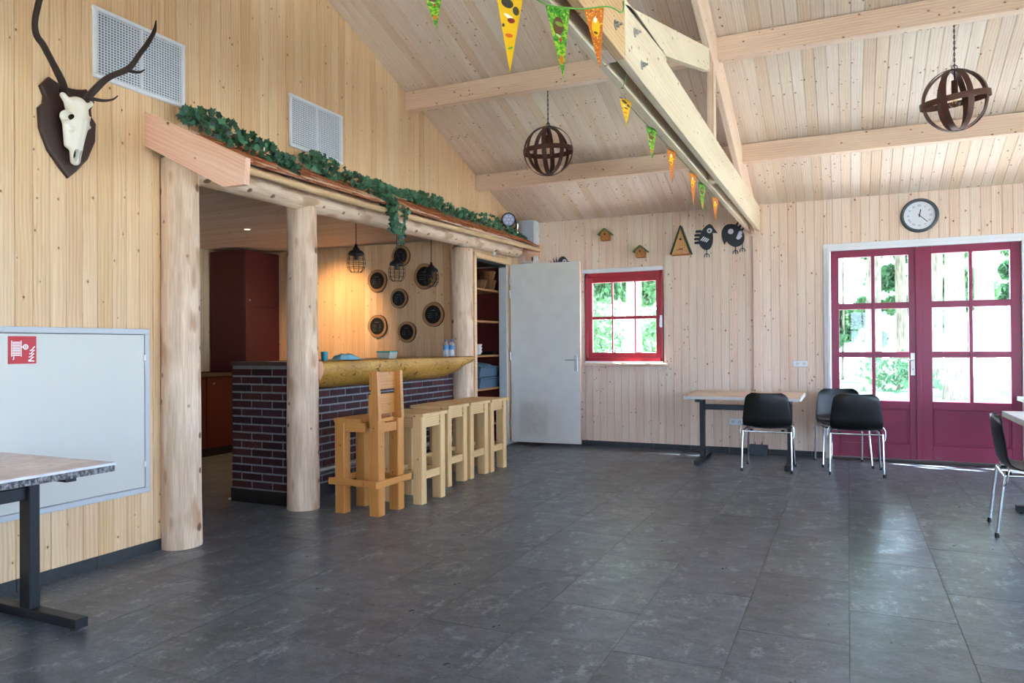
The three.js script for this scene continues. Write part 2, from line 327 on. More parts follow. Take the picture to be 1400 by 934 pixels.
// floor: grout bed, tiles laid half-bond, joints lengthwise along z
{
  const f = thing('floor', 'dark grey stone-look floor tiles with pale scuffs', 'floor', [0, 0, 0], 0, undefined, 'structure');
  part(f, 'grout_bed', new THREE.BoxGeometry(XR + 7.7, 0.1, ZF - ZB + 0.3).translate((XR - 7.5) / 2, -0.0515, (ZF + ZB) / 2), groutMat);
  const W = 0.4525, D = 0.905, rest = [], variants = [];
  for (let k = 0; k < 10; k++) variants.push(prism(rect(W - 0.0035, D - 0.0035, 0.0012), -0.008, 0, { off: [rnd() * 1.7, rnd() * 1.7] }));
  // top face uv comes from the outline itself
  for (let i = -16; i < 18; i++) {
    const x0 = -0.006 + i * W; if (x0 > XR || x0 + W < -7.5) continue;
    for (let j = -7; j < 13; j++) {
      const z0 = -3.88 + (((i % 2) + 2) % 2 ? D / 2 : 0) - 5 * D + (j + 1) * D, z1 = z0 + D;
      if (z1 < ZB - 0.05 || z0 > ZF) continue;
      if (x0 + W < -4.2 && (z0 > -3.4)) continue;
      const cx = x0 + W / 2, cz = Math.max(z0, ZB) / 2 + Math.min(z1, ZF) / 2;
      const inView = cx < 1.9 && z1 < -0.9 && !(cx > -4.2 && z0 > -1.2 && cx < -2) && (cx > -4.3 || (cz < -3 && cz > -7.7)) && cx > -7.5;
      const whole = z0 >= ZB && z1 <= ZF;
      if (!inView) { rest.push(new THREE.BoxGeometry(W - 0.0035, 0.008, Math.min(z1, ZF) - Math.max(z0, ZB) - 0.0035).translate(cx, -0.004, cz)); continue; }
      const g = whole ? variants[(i * 7 + j * 3 + 700) % 10] : prism(rect(W - 0.0035, Math.min(z1, ZF) - Math.max(z0, ZB) - 0.0035, 0.0012), -0.008, 0);
      const t = part(f, 'tile', g, tileMat[(i * 5 + j * 11 + 990) % 4]); t.position.set(cx, 0, cz);
    }
  }
  const m = part(f, 'outlying_tiles', merge(rest), tileMat[0]); m.userData.kind = 'stuff';
}
// baseboards
function skirting(name, label, ax, a, b, fixed, face) {
  const w = thing(name, label, 'baseboard', [0, 0, 0], 0, undefined, 'structure');
  for (let s = Math.min(a, b); s < Math.max(a, b) - 0.02; s += 0.4525) {
    const e = Math.min(s + 0.4525, Math.max(a, b)), L = e - s - 0.003, m = (s + e) / 2;
    part(w, 'tile', ax === 'z' ? wbox(fixed + face * 0.003, 0.034, m, 0.012, 0.068, L, 'y', 0.0015) : wbox(m, 0.034, fixed + face * 0.003, L, 0.068, 0.012, 'y', 0.0015), baseTile);
  }
}
skirting('baseboard_left', 'dark grey tile skirting under the left pine wall', 'z', -0.5, OPEN_A, XL, 1);
skirting('baseboard_back', 'dark grey tile skirting under the back pine wall', 'x', XL, DOOR1[0] - 0.005, ZB, 1);

// ------------------------------------------------------------------ glazed doors and windows (own axes: x across, face +z, origin at the opening's lower left)
function glazedLeaf(p, x0, x1, y0, y1, cols, rowsY, colX, mat, z, panelTo) {
  // stiles, rails, muntins, panes; rowsY = list of [bottom, top] of pane rows ; colX = list of [left,right]
  const T = 0.055, gL = colX[0][0], gR = colX[colX.length - 1][1], gB = rowsY[0][0], gT = rowsY[rowsY.length - 1][1];
  part(p, 'stile', wbox((x0 + gL) / 2, (y0 + y1) / 2, z, gL - x0, y1 - y0, T, 'y', 0.004), mat);
  part(p, 'stile', wbox((x1 + gR) / 2, (y0 + y1) / 2, z, x1 - gR, y1 - y0, T, 'y', 0.004), mat);
  part(p, 'rail', wbox((gL + gR) / 2, (y1 + gT) / 2, z, gR - gL, y1 - gT, T, 'x', 0.004), mat);
  if (panelTo) {
    part(p, 'rail', wbox((gL + gR) / 2, (panelTo[1] + gB) / 2, z, gR - gL, gB - panelTo[1], T, 'x', 0.004), mat);
    part(p, 'rail', wbox((gL + gR) / 2, (y0 + panelTo[0]) / 2, z, gR - gL, panelTo[0] - y0, T, 'x', 0.004), mat);
    part(p, 'panel', wbox((gL + gR) / 2, (panelTo[0] + panelTo[1]) / 2, z - 0.004, gR - gL, panelTo[1] - panelTo[0], 0.03, 'x', 0.001), mat);
    part(p, 'panel_moulding', merge([wbox((gL + gR) / 2, panelTo[0] + 0.012, z + 0.013, gR - gL, 0.02, 0.012, 'x', 0.003), wbox((gL + gR) / 2, panelTo[1] - 0.012, z + 0.013, gR - gL, 0.02, 0.012, 'x', 0.003), wbox(gL + 0.012, (panelTo[0] + panelTo[1]) / 2, z + 0.013, 0.02, panelTo[1] - panelTo[0], 0.012, 'y', 0.003), wbox(gR - 0.012, (panelTo[0] + panelTo[1]) / 2, z + 0.013, 0.02, panelTo[1] - panelTo[0], 0.012, 'y', 0.003)]), mat);
  } else part(p, 'rail', wbox((gL + gR) / 2, (y0 + gB) / 2, z, gR - gL, gB - y0, T, 'x', 0.004), mat);
  for (let i = 0; i < colX.length - 1; i++) part(p, 'glazing_bar', wbox((colX[i][1] + colX[i + 1][0]) / 2, (gB + gT) / 2, z + 0.004, colX[i + 1][0] - colX[i][1], gT - gB, 0.045, 'y', 0.004), mat);
  for (let j = 0; j < rowsY.length - 1; j++) part(p, 'glazing_bar', wbox((gL + gR) / 2, (rowsY[j][1] + rowsY[j + 1][0]) / 2, z + 0.002, gR - gL, rowsY[j + 1][0] - rowsY[j][1], 0.042, 'x', 0.004), mat);
  for (const [a, b] of colX) for (const [c, d] of rowsY) part(p, 'pane', new THREE.PlaneGeometry(b - a + 0.01, d - c + 0.01).translate((a + b) / 2, (c + d) / 2, z - 0.008), glass);
}
function doubleDoor(name, label, pos, turn, handle) {
  const d = thing(name, label, 'door', pos, turn, undefined, 'structure'), W = 1.85, H = 2.355;
  part(d, 'jamb', wbox(0.016, H / 2, -0.06, 0.03, H, 0.2, 'y', 0.002), paintWhite);
  part(d, 'jamb', wbox(W - 0.016, H / 2, -0.06, 0.03, H, 0.2, 'y', 0.002), paintWhite);
  part(d, 'head', wbox(W / 2, H - 0.02, -0.06, W - 0.064, 0.038, 0.2, 'x', 0.002), paintWhite);
  part(d, 'casing', wbox(-0.012, H / 2 + 0.01, 0.008, 0.05, H + 0.05, 0.016, 'y', 0.003), paintWhite);
  part(d, 'casing', wbox(W + 0.012, H / 2 + 0.01, 0.008, 0.05, H + 0.05, 0.016, 'y', 0.003), paintWhite);
  part(d, 'casing', wbox(W / 2, H + 0.012, 0.009, W + 0.08, 0.055, 0.016, 'x', 0.003), paintWhite);
  part(d, 'threshold', wbox(W / 2, 0.012, -0.06, W - 0.064, 0.024, 0.16, 'x', 0.004), std('#4a3f3c', 0.6));
  const rows = [[0.657, 1.125], [1.19, 1.658], [1.725, 2.234]], z = -0.035;
  const l = new THREE.Group(), r = new THREE.Group(); l.name = 'door_leaf'; r.name = 'door_leaf'; d.add(l, r);
  glazedLeaf(l, 0.034, 0.888, 0.03, 2.313, 2, rows, [[0.118, 0.44], [0.477, 0.8]], doorRed, z, [0.19, 0.57]);
  glazedLeaf(r, 0.892, 1.816, 0.03, 2.313, 2, rows, [[1.02, 1.358], [1.393, 1.722]], doorRed, z, [0.19, 0.57]);
  part(d, 'cover_strip', wbox(0.89, 1.17, z + 0.038, 0.05, 2.26, 0.02, 'y', 0.004), doorRed);
  if (handle) {
    part(d, 'handle_plate', wbox(0.836, 1.055, z + 0.032, 0.04, 0.24, 0.008, 'y', 0.003), white);
    part(d, 'door_handle', merge([cyl(0.009, 0.009, 0.05, 10).rotateX(Math.PI / 2).translate(0.836, 1.1, z + 0.06), tube([V(0.836, 1.1, z + 0.085), V(0.79, 1.1, z + 0.088), V(0.72, 1.098, z + 0.086)], 0.009, 10, 8)]), steel);
    part(d, 'lock_cylinder', cyl(0.009, 0.009, 0.012, 12).rotateX(Math.PI / 2).translate(0.836, 1.0, z + 0.04), steel);
  }
  return d;
}
function casement(name, label, pos, turn, handle) {
  const d = thing(name, label, 'window', pos, turn, undefined, 'structure'), W = 1.02, H = 1.13;
  part(d, 'reveal', wbox(0.008, H / 2, -0.1, 0.014, H, 0.12, 'y', 0.001), paintWhite);
  part(d, 'reveal', wbox(W - 0.008, H / 2, -0.1, 0.014, H, 0.12, 'y', 0.001), paintWhite);
  part(d, 'frame_rail', wbox(W / 2, 0.03, -0.02, W - 0.034, 0.05, 0.07, 'x', 0.004), windowRed);
  part(d, 'frame_rail', wbox(W / 2, H - 0.03, -0.02, W - 0.034, 0.05, 0.07, 'x', 0.004), windowRed);
  part(d, 'frame_stile', wbox(0.03, H / 2, -0.02, 0.035, H, 0.07, 'y', 0.004), windowRed);
  part(d, 'frame_stile', wbox(W - 0.03, H / 2, -0.02, 0.035, H, 0.07, 'y', 0.004), windowRed);
  const s = new THREE.Group(); s.name = 'sash'; d.add(s);
  glazedLeaf(s, 0.048, W - 0.048, 0.056, H - 0.056, 3, [[0.12, 0.538], [0.575, 1.005]], [[0.105, 0.36], [0.378, 0.655], [0.672, 0.925]], windowRed, -0.02);
  part(d, 'blind_box', wbox(W / 2 - 0.01, H + 0.025, 0.02, W + 0.02, 0.05, 0.045, 'x', 0.006), paintWhite);
  part(d, 'sill', wbox(W / 2 + 0.02, -0.03, 0.035, W + 0.1, 0.03, 0.1, 'x', 0.004), beamPine);
  part(d, 'sill_front', wbox(W / 2 + 0.005, -0.005, 0.01, W - 0.02, 0.03, 0.03, 'x', 0.003), paintWhite);
  if (handle) part(d, 'window_handle', merge([wbox(W - 0.03, 0.5, 0.02, 0.028, 0.15, 0.012, 'y', 0.004), tube([V(W - 0.03, 0.54, 0.025), V(W - 0.03, 0.54, 0.05), V(W - 0.035, 0.44, 0.055)], 0.009, 12, 8)]), paintWhite);
  return d;
}
doubleDoor('door_1', 'dark red glazed double doors with a white frame below the clock', [DOOR1[0], 0, ZB], 0, true);
casement('window_1', 'red six-pane window beside the open grey door', [WIN1[0], WIN1[2], ZB], 0, true);
casement('window_2', 'red six-pane window right of the double doors', [WIN2[0], WIN2[2], ZB], 0, true);
RO.forEach((o, i) => doubleDoor('door_' + (i + 2), 'red glazed double doors added in the unseen right gable wall to let in daylight', [XR, 0, ZB + o[0]], -Math.PI / 2, true));
FO.forEach((o, i) => (o[2] ? casement('window_' + (i + 3), 'red six-pane window in the front wall', [XR - o[0], o[2], ZF], Math.PI, true) : doubleDoor('door_' + (i ? 8 : 6), 'red glazed double doors added in the unseen front wall to let in daylight', [XR - o[0], 0, ZF], Math.PI, true)));

// ------------------------------------------------------------------ roof truss over the room
{
  const t = thing('roof_truss', 'bolted pale pine roof truss with a double tie beam', 'truss', [0, 0, 0]);
  const yb = 2.585, h = 0.285, plank = (x, za, zb) => wbox(x, yb + h / 2, (za + zb) / 2, 0.044, h, Math.abs(za - zb), 'z', 0.004);
  part(t, 'tie_plank', plank(-0.934, -8.9, -3.252), trussPine);
  part(t, 'tie_plank', plank(-0.934, -3.247, 2.45), std('#f0dcbc', 0.55, { map: pineMap }));
  part(t, 'tie_plank', plank(-1.034, -8.9, -5.2), trussPine);
  part(t, 'tie_plank', plank(-1.034, -5.195, 2.45), trussPine);
  // struts from the foot of the king post out to the rafters
  for (const s of [-1, 1]) {
    const g = extrude([[0, yb + h - 0.002], [0.85, yb + h - 0.002], [0.85, 2.9], [2.28, 3.3], [2.28, 3.47], [0, 2.835]].map(([d, y]) => [s > 0 ? d : -d, y]), 0.044);
    g.rotateY(-Math.PI / 2); // outline x -> z
    g.translate(-0.912, 0, 0);
    g.translate(0, 0, ZR - 0.05);
    const uv = g.attributes.uv; for (let i = 0; i < uv.count; i++) uv.setXY(i, uv.getY(i), uv.getX(i));
    part(t, 'strut', g, trussPine);
  }
  part(t, 'rafter', bar(V(-0.984, roofY(ZB) - 0.19, ZB + 0.02), V(-0.984, roofY(ZR) - 0.19, ZR), 0.05, 0.33, V(0, 1, 0), 0.004), beamPine);
  part(t, 'rafter', bar(V(-0.984, roofY(ZF) - 0.19, ZF - 0.02), V(-0.984, roofY(ZR) - 0.19, ZR), 0.05, 0.33, V(0, 1, 0), 0.004), beamPine);
  part(t, 'post', wbox(-0.984, (yb + 3.55) / 2, -6.05, 0.055, 3.55 - yb, 0.1, 'y', 0.004), beamPine);
  part(t, 'king_post', wbox(-0.984, (yb + 4.6) / 2, ZR, 0.055, 4.6 - yb, 0.14, 'y', 0.004), beamPine);
  for (const [z, y] of [[-3.42, 2.77], [-3.1, 2.68], [-3.55, 2.66]]) part(t, 'bolt', merge([cyl(0.022, 0.022, 0.004, 16).rotateZ(Math.PI / 2).translate(-0.909, y, z), cyl(0.012, 0.012, 0.014, 6).rotateZ(Math.PI / 2).translate(-0.9, y, z), cyl(0.006, 0.006, 0.03, 10).rotateZ(Math.PI / 2).translate(-0.895, y, z)]), steel);
  part(t, 'wall_bracket', wbox(-0.984, 2.72, ZB + 0.03, 0.2, 0.36, 0.05, 'y', 0.004), beamPine);
  part(t, 'wall_post', wbox(-0.955, 1.31, ZB + 0.016, 0.09, 2.46, 0.03, 'y', 0.004), daylitBackPine[2]);
}

// ------------------------------------------------------------------ kitchen behind the bar
{
  const KX = -7.45, ZN = -3.0, KH = 2.54;
  const flatTop = flat(KH - 0.1 + 0.1);
  wall('wall_menu', 'pine board end wall of the bar carrying the round menu boards', [KX, 0, -7.55], 0, -4.2 - KX, flatTop, [], wallPine, [0.2, -4.2 - KX], 0.1, 0);
  wall('wall_kitchen', 'pine board wall behind the red kitchen units', [KX, 0, ZN], Math.PI / 2, ZN - ZB, flatTop, [], wallPine, [2.6, 4.55], 0.15, 0);
  const k = thing('ceiling_kitchen', 'low pine board ceiling over the bar and kitchen', 'ceiling', [0, 0, 0], 0, undefined, 'structure');
  for (let z = ZN; z > -7.5; z -= 0.118) part(k, 'board', wbox((KX + XL) / 2 - 0.03, KH + 0.011, Math.max(z - 0.0585, -7.49), XL - KX - 0.08, 0.02, 0.1165, 'x', 0.003), pick(daylitCeilPine));
  part(k, 'roof_deck', new THREE.BoxGeometry(XL - KX + 0.1, 0.12, ZN - ZB + 0.4).translate((KX + XL) / 2 - 0.06, KH + 0.09, (ZN + ZB) / 2), greyWhite);
  const wn = thing('wall_kitchen_front', 'plain end wall of the kitchen behind the left pine wall', 'wall', [0, 0, 0], 0, undefined, 'structure');
  part(wn, 'wall_core', new THREE.BoxGeometry(XL - KX - 0.1, KH, 0.1).translate((KX + XL) / 2 - 0.05, KH / 2, ZN + 0.05), greyWhite);
  const we = thing('wall_closet_end', 'end wall of the storage closet beyond the bar', 'wall', [0, 0, 0], 0, undefined, 'structure');
  part(we, 'wall_core', new THREE.BoxGeometry(XL - KX + 0.1, KH, 0.1).translate((KX + XL) / 2 - 0.05, KH / 2, ZB - 0.05), greyWhite);
  // tall red cabinet
  const tc = thing('tall_cabinet', 'dark red tall kitchen cabinet with two stacked doors', 'cabinet', [-7.14, 0, -7.24]);
  part(tc, 'body', wbox(0, 1.26, 0, 0.58, 2.5, 0.6, 'y', 0.003), cabinetRed);
  part(tc, 'door', wbox(0.3, 2.155, 0, 0.018, 0.7, 0.594, 'y', 0.002), cabinetRed);
  part(tc, 'door', wbox(0.3, 1.0, 0, 0.018, 1.59, 0.594, 'y', 0.002), cabinetRed);
  part(tc, 'knob', new THREE.SphereGeometry(0.011, 12, 8).translate(0.32, 1.88, 0.24), steel);
  // base units and worktop
  for (let i = 0; i < 3; i++) {
    const b = thing('base_cabinet', ['dark red kitchen base cabinet standing against the tall cabinet', 'dark red kitchen base cabinet under the tap, second from the tall cabinet', 'dark red kitchen base cabinet farthest from the tall cabinet'][i], 'cabinet', [-7.14, 0, -6.63 - -0.605 * i], 0, 'kitchen base cabinets');
    part(b, 'body', wbox(0, 0.52, 0, 0.57, 0.84, 0.6, 'y', 0.003), cabinetRed);
    part(b, 'door', wbox(0.294, 0.52, 0, 0.018, 0.83, 0.594, 'y', 0.002), cabinetRed);
    part(b, 'kick_plate', wbox(-0.01, 0.05, 0, 0.54, 0.1, 0.6, 'y', 0.002), black);
    part(b, 'knob', new THREE.SphereGeometry(0.011, 12, 8).translate(0.312, 0.86, 0.2), steel);
  }
  single('kitchen_worktop', wbox(-7.12, 0.962, -6.03, 0.63, 0.038, 1.8, 'z', 0.004), std('#4a3a2e', 0.4), 'dark worktop on the red kitchen base cabinets', 'worktop');
  const tap = thing('kitchen_tap', 'slim metal kitchen tap on the dark worktop', 'tap', [-7.2, 0.981, -6.4]);
  part(tap, 'base', cyl(0.025, 0.028, 0.03), steel).position.y = 0.015;
  part(tap, 'spout', tube([V(0, 0.02, 0), V(0, 0.22, 0), V(0.05, 0.28, 0), V(0.14, 0.25, 0)], 0.011, 20, 8), steel);
  part(tap, 'lever', tube([V(0, 0.05, 0.02), V(0.02, 0.07, 0.07)], 0.006), steel);
  const box = thing('kitchen_tray', 'dark tray standing upright on the kitchen worktop', 'tray', [-7.3, 0.981, -6.0]);
  part(box, 'panel', wbox(0, 0.12, 0, 0.02, 0.24, 0.36, 'y', 0.006), black);
  part(box, 'rim', wbox(0.008, 0.24, 0, 0.03, 0.012, 0.37, 'z', 0.004), darkMetal);
  // downlights
  const dl = (x, z, label, pow, aim = [0, -2, 0], cone = 48) => {
    const d = thing('ceiling_downlight', label, 'downlight', [x, KH - 0.001, z], 0, 'kitchen downlights');
    part(d, 'trim_ring', lathe([[0.03, 0], [0.044, 0], [0.044, -0.006], [0.034, -0.008], [0.03, -0.004]], 24), steel);
    part(d, 'lamp_lens', cyl(0.03, 0.03, 0.003, 20), std('#fff0d8', 0.5, { emissive: '#ffd9a0', emissiveIntensity: 2.2 })).position.y = -0.003;
    const s = new THREE.SpotLight(new THREE.Color().setRGB(1, 0.62, 0.3), pow, 0, R(cone), 0.8, 2); s.position.set(0, -0.012, 0); s.target.position.set(...aim); s.castShadow = true; s.name = 'downlight_beam'; d.add(s, s.target);
  };
  dl(-5.776, -5.897, 'small lit downlight in the ceiling above the kitchen aisle', 1.2);
  dl(-5.6, -6.55, 'small lit downlight behind the log post, turned to the menu wall', 2.6, [-0.27, -0.95, -0.98], 38);
}

// ------------------------------------------------------------------ log posts, log beam, canopy
function logPost(label, x, z, r, h, cope) {
  const P = [], U = [], I = [], seg = 28, rows = 14;
  const ph = rnd() * 6;
  for (let i = 0; i <= rows; i++) for (let j = 0; j <= seg; j++) {
    const a = (j / seg) * Math.PI * 2, t = i / rows;
    const rad = r * (1.04 - 0.07 * t + 0.018 * Math.sin(a * 2 + ph + t * 3) + 0.012 * Math.sin(t * 17 + a * 3 + ph));
    const hh = cope ? h + 0.09 * Math.abs(Math.cos(a)) : h;
    P.push(Math.cos(a) * rad, i === rows ? hh : t * h, Math.sin(a) * rad); U.push((j / seg) * 0.75, t * h + ph);
  }
  for (let i = 0; i < rows; i++) for (let j = 0; j < seg; j++) { const a = i * (seg + 1) + j; I.push(a, a + seg + 1, a + 1, a + 1, a + seg + 1, a + seg + 2); }
  const k = P.length / 3; P.push(0, h, 0); U.push(0.3, 0.3); for (let j = 0; j < seg; j++) I.push(rows * (seg + 1) + j, k, rows * (seg + 1) + j + 1);
  const g = new THREE.BufferGeometry(); g.setAttribute('position', new THREE.Float32BufferAttribute(P, 3)); g.setAttribute('uv', new THREE.Float32BufferAttribute(U, 2)); g.setIndex(I); g.computeVertexNormals();
  const m = single('log_post', g, logMat, label, 'post', 'log posts of the bar'); m.position.set(x, 0, z); return m;
}
logPost('peeled log post at the end of the left pine wall, under the sloping pinkish board', -3.945, -3.442, 0.12, 2.5, false);
logPost('peeled log post standing against the brick end of the bar', -3.955, -4.625, 0.12, 2.36, true);
logPost('peeled log post at the far end of the bar next to the closet', -4.07, -7.5, 0.128, 2.42, false);
single('log_beam', taperTube([V(-3.93, 2.488, -3.47), V(-3.92, 2.485, -5), V(-3.915, 2.505, -7), V(-3.92, 2.53, -8.72)], (t) => 0.125 - 0.026 * t, 40, 24, 0.012), logMat, 'long peeled log beam carrying the shingled canopy above the bar', 'beam');
{
  const c = thing('bar_canopy', 'lean-to canopy of reddish wooden shingles above the bar', 'canopy', [0, 0, 0]);
  const EX = -3.665, yW = 2.72, yE = (z) => lerp(2.5, 2.555, smooth(z, -5, -8.9) ) , zA = -3.25, zC = -8.88;
  // rake boards
  const near = extrude([[-3.999, 2.769], [-3.165, 2.384], [-3.178, 2.23], [-3.339, 2.23], [-3.999, 2.551]], 0.04); near.translate(0, 0, -3.262);
  const uvFix = (g) => { const u = g.attributes.uv; for (let i = 0; i < u.count; i++) { const x = u.getX(i), y = u.getY(i); u.setXY(i, y * 0.9 + x * 0.42, x * 0.9 - y * 0.42); } return g; };
  part(c, 'rake_board', uvFix(near), redPine, 'pinkish sloping end board with a square-cut tail');
  const far = extrude([[-3.999, 2.769], [-3.655, 2.6], [-3.66, 2.43], [-3.8, 2.43], [-3.999, 2.53]], 0.035); far.translate(0, 0, -8.93);
  part(c, 'rake_board', uvFix(far), redPine, 'pinkish end board against the back wall');
  // deck under the shingles
  const slope = (yW - 2.53) / 0.335;
  const dk = bar(V(-3.83, 2.615, zA - 0.02), V(-3.83, 2.635, zC), 0.35, 0.022, V(0.46, 0.89, 0).normalize(), 0.002);
  part(c, 'deck', dk, beamPine);
  part(c, 'eave_lath', taperTube([V(EX, 2.478, zA - 0.02), V(EX, 2.47, -5), V(EX, 2.49, -6.4), V(EX + 0.005, 2.535, zC)], () => 0.027, 30, 12, 0.03), std('#f4ecd2', 0.55, { map: logMap }), 'pale half-round lath along the eave');
  // shingles, four courses
  const geos = []; for (let k = 0; k < 10; k++) {
    const w = rr(0.075, 0.15), L = 0.17, ragged = rr(-0.014, 0.014);
    geos.push([prism([[-w / 2, -0.004], [w / 2, -0.004], [w / 2, 0.006], [-w / 2, 0.005]], 0, L, { sk: [0, 0], sk0: [ragged, 0] }), w]);
  }
  for (let row = 0; row < 4; row++) {
    let z = zA - 0.03 - rnd() * 0.06;
    while (z > zC + 0.1) {
      const [g, w] = pick(geos), zz = z - w / 2 - 0.003, x0 = EX - 0.012 + 0.035 - row * 0.085 + rr(-0.014, 0.014), base = lerp(2.522, 2.575, smooth(zz, -5.4, -8.7));
      const y0 = base + (EX - x0) * 0.52 + 0.012 + row * 0.006 + rr(0, 0.008);
      const s = part(c, 'shingle', g, pick(shingleMats)); s.matrixAutoUpdate = false;
      const along = V(-1, 0.5 + rr(-0.05, 0.03), rr(-0.03, 0.03)).normalize(), nrm = V(0.5, 1, rr(-0.08, 0.08)).normalize(), side = new THREE.Vector3().crossVectors(along, nrm).normalize();
      s.matrix.makeBasis(side, along, new THREE.Vector3().crossVectors(side, along)).setPosition(x0, y0, zz);
      z -= w + 0.004;
    }
  }
}

// ------------------------------------------------------------------ brick bar, half-log counter, foot rail
{
  const b = thing('brick_bar', 'dark red-brown brick bar with grey mortar joints', 'bar', [0, 0, 0]);
  const x0 = -4.7, x1 = -4.13, z0 = -4.62, z1 = -7.54, BL = 0.205, BH = 0.0515, J = 0.015, y0 = 0.115, rows = 15;
  part(b, 'mortar_core', wbox((x0 + x1) / 2, 0.57, (z0 + z1) / 2, x1 - x0 - 0.008, 1.12, z0 - z1 - 0.008, 'y', 0), mortar);
  for (const [nm, g] of [['plinth_tile', wbox((x0 + x1) / 2 - 0.15, 0.055, z0 + 0.004, 0.285, 0.11, 0.012, 'x', 0.002)], ['plinth_tile', wbox((x0 + x1) / 2 + 0.142, 0.055, z0 + 0.004, 0.29, 0.11, 0.012, 'x', 0.002)]]) part(b, nm, g, std('#1d1d1f', 0.4));
  for (let k = 0; k < 7; k++) part(b, 'plinth_tile', wbox(x1 + 0.004, 0.055, z0 - 0.208 - k * 0.4165, 0.012, 0.11, 0.413, 'z', 0.002), std('#1d1d1f', 0.4));
  const cache = {};
  const brick = (L, axis) => { const key = axis + L.toFixed(3) + Math.floor(rnd() * 3); return (cache[key] ??= wbox(0, 0, 0, axis === 'x' ? L : 0.02, BH, axis === 'x' ? 0.02 : L, axis, 0.0035)); };
  for (let r = 0; r < rows; r++) {
    const y = y0 + r * (BH + J) + BH / 2 + 0.006, off = r % 2 ? BL / 2 + J / 2 : 0;
    const lay = (len, put) => { let s = -off; while (s < len - 0.01) { const a = Math.max(0, s), e = Math.min(len, s + BL); if (e - a > 0.02) put((a + e) / 2, e - a); s += BL + J; } };
    lay(x1 - x0, (m, L) => { const k = part(b, 'brick', brick(L, 'x'), pick(brickMats)); k.position.set(x0 + m, y, z0 - 0.01 + rr(0, 0.003)); });
    lay(z0 - z1 - 0.02, (m, L) => { const k = part(b, 'brick', brick(L, 'z'), pick(brickMats)); k.position.set(x1 - 0.01 + rr(0, 0.003), y, z0 - 0.02 - m); });
  }
  part(b, 'cap', wbox((x0 + x1) / 2 - 0.01, 1.147, (z0 + z1) / 2, x1 - x0 + 0.02, 0.03, z0 - z1, 'z', 0.004), std('#4b3a33', 0.35));
  // half-log counter
  const zs = [-4.72, -5.2, -5.8, -6.4, -6.85, -7.1, -7.28, -7.38], P = [], U = [], I = [];
  const prof = (z) => {
    const e = smooth(z, -6.75, -7.38), n = 0.006 * Math.sin(z * 9) + 0.008 * Math.sin(z * 4.3 + 1), d = lerp(0.232, 0.1, e * e), fx = -3.835 + n - 0.03 * e;
    return [[-4.4, 1.166], [fx - 0.012, 1.168], [fx, 1.155], [fx + 0.012, 1.166 - d * 0.28], [fx - 0.012, 1.166 - d * 0.58], [fx - 0.075, 1.166 - d * 0.84], [fx - 0.17, 1.166 - d * 0.97], [-4.115, 1.166 - d]];
  };
  const n = prof(-5).length;
  zs.forEach((z) => { let s = 0, prev = null; for (const [x, y] of prof(z)) { if (prev) s += Math.hypot(x - prev[0], y - prev[1]); prev = [x, y]; P.push(x, y, z); U.push(-z, s); } });
  for (let i = 0; i < zs.length - 1; i++) for (let j = 0; j < n - 1; j++) { const a = i * n + j; I.push(a, a + 1, a + n, a + 1, a + n + 1, a + n); }
  const body = new THREE.BufferGeometry(); body.setAttribute('position', new THREE.Float32BufferAttribute(P, 3)); body.setAttribute('uv', new THREE.Float32BufferAttribute(U, 2)); body.setIndex(I); body.computeVertexNormals();
  const c = thing('bar_counter', 'thick half-log bar counter with a swirled yellow-brown front on the brick bar', 'counter', [0, 0, 0]);
  part(c, 'slab', body, slabMat);
  const endCap = (z, flip) => { const s = new THREE.Shape(prof(z).map(([x, y]) => new THREE.Vector2(x, y))); const g = new THREE.ShapeGeometry(s); if (flip) g.rotateY(0); g.translate(0, 0, z); return g; };
  part(c, 'end_grain', endCap(-4.72), redPine, 'pale sawn end of the log counter');
  part(c, 'end_grain', endCap(-7.38), redPine);
  const fr = thing('foot_rail', 'grey metal pipe foot rail along the front of the brick bar', 'rail', [0, 0, 0]);
  part(fr, 'pipe', tube([V(-4.0, 0.255, -4.72), V(-4.0, 0.255, -7.36)], 0.024, 1, 14), steel);
  for (const z of [-4.9, -6.1, -7.25]) part(fr, 'bracket', wbox(-4.065, 0.255, z, 0.14, 0.03, 0.03, 'x', 0.002), steel);
}
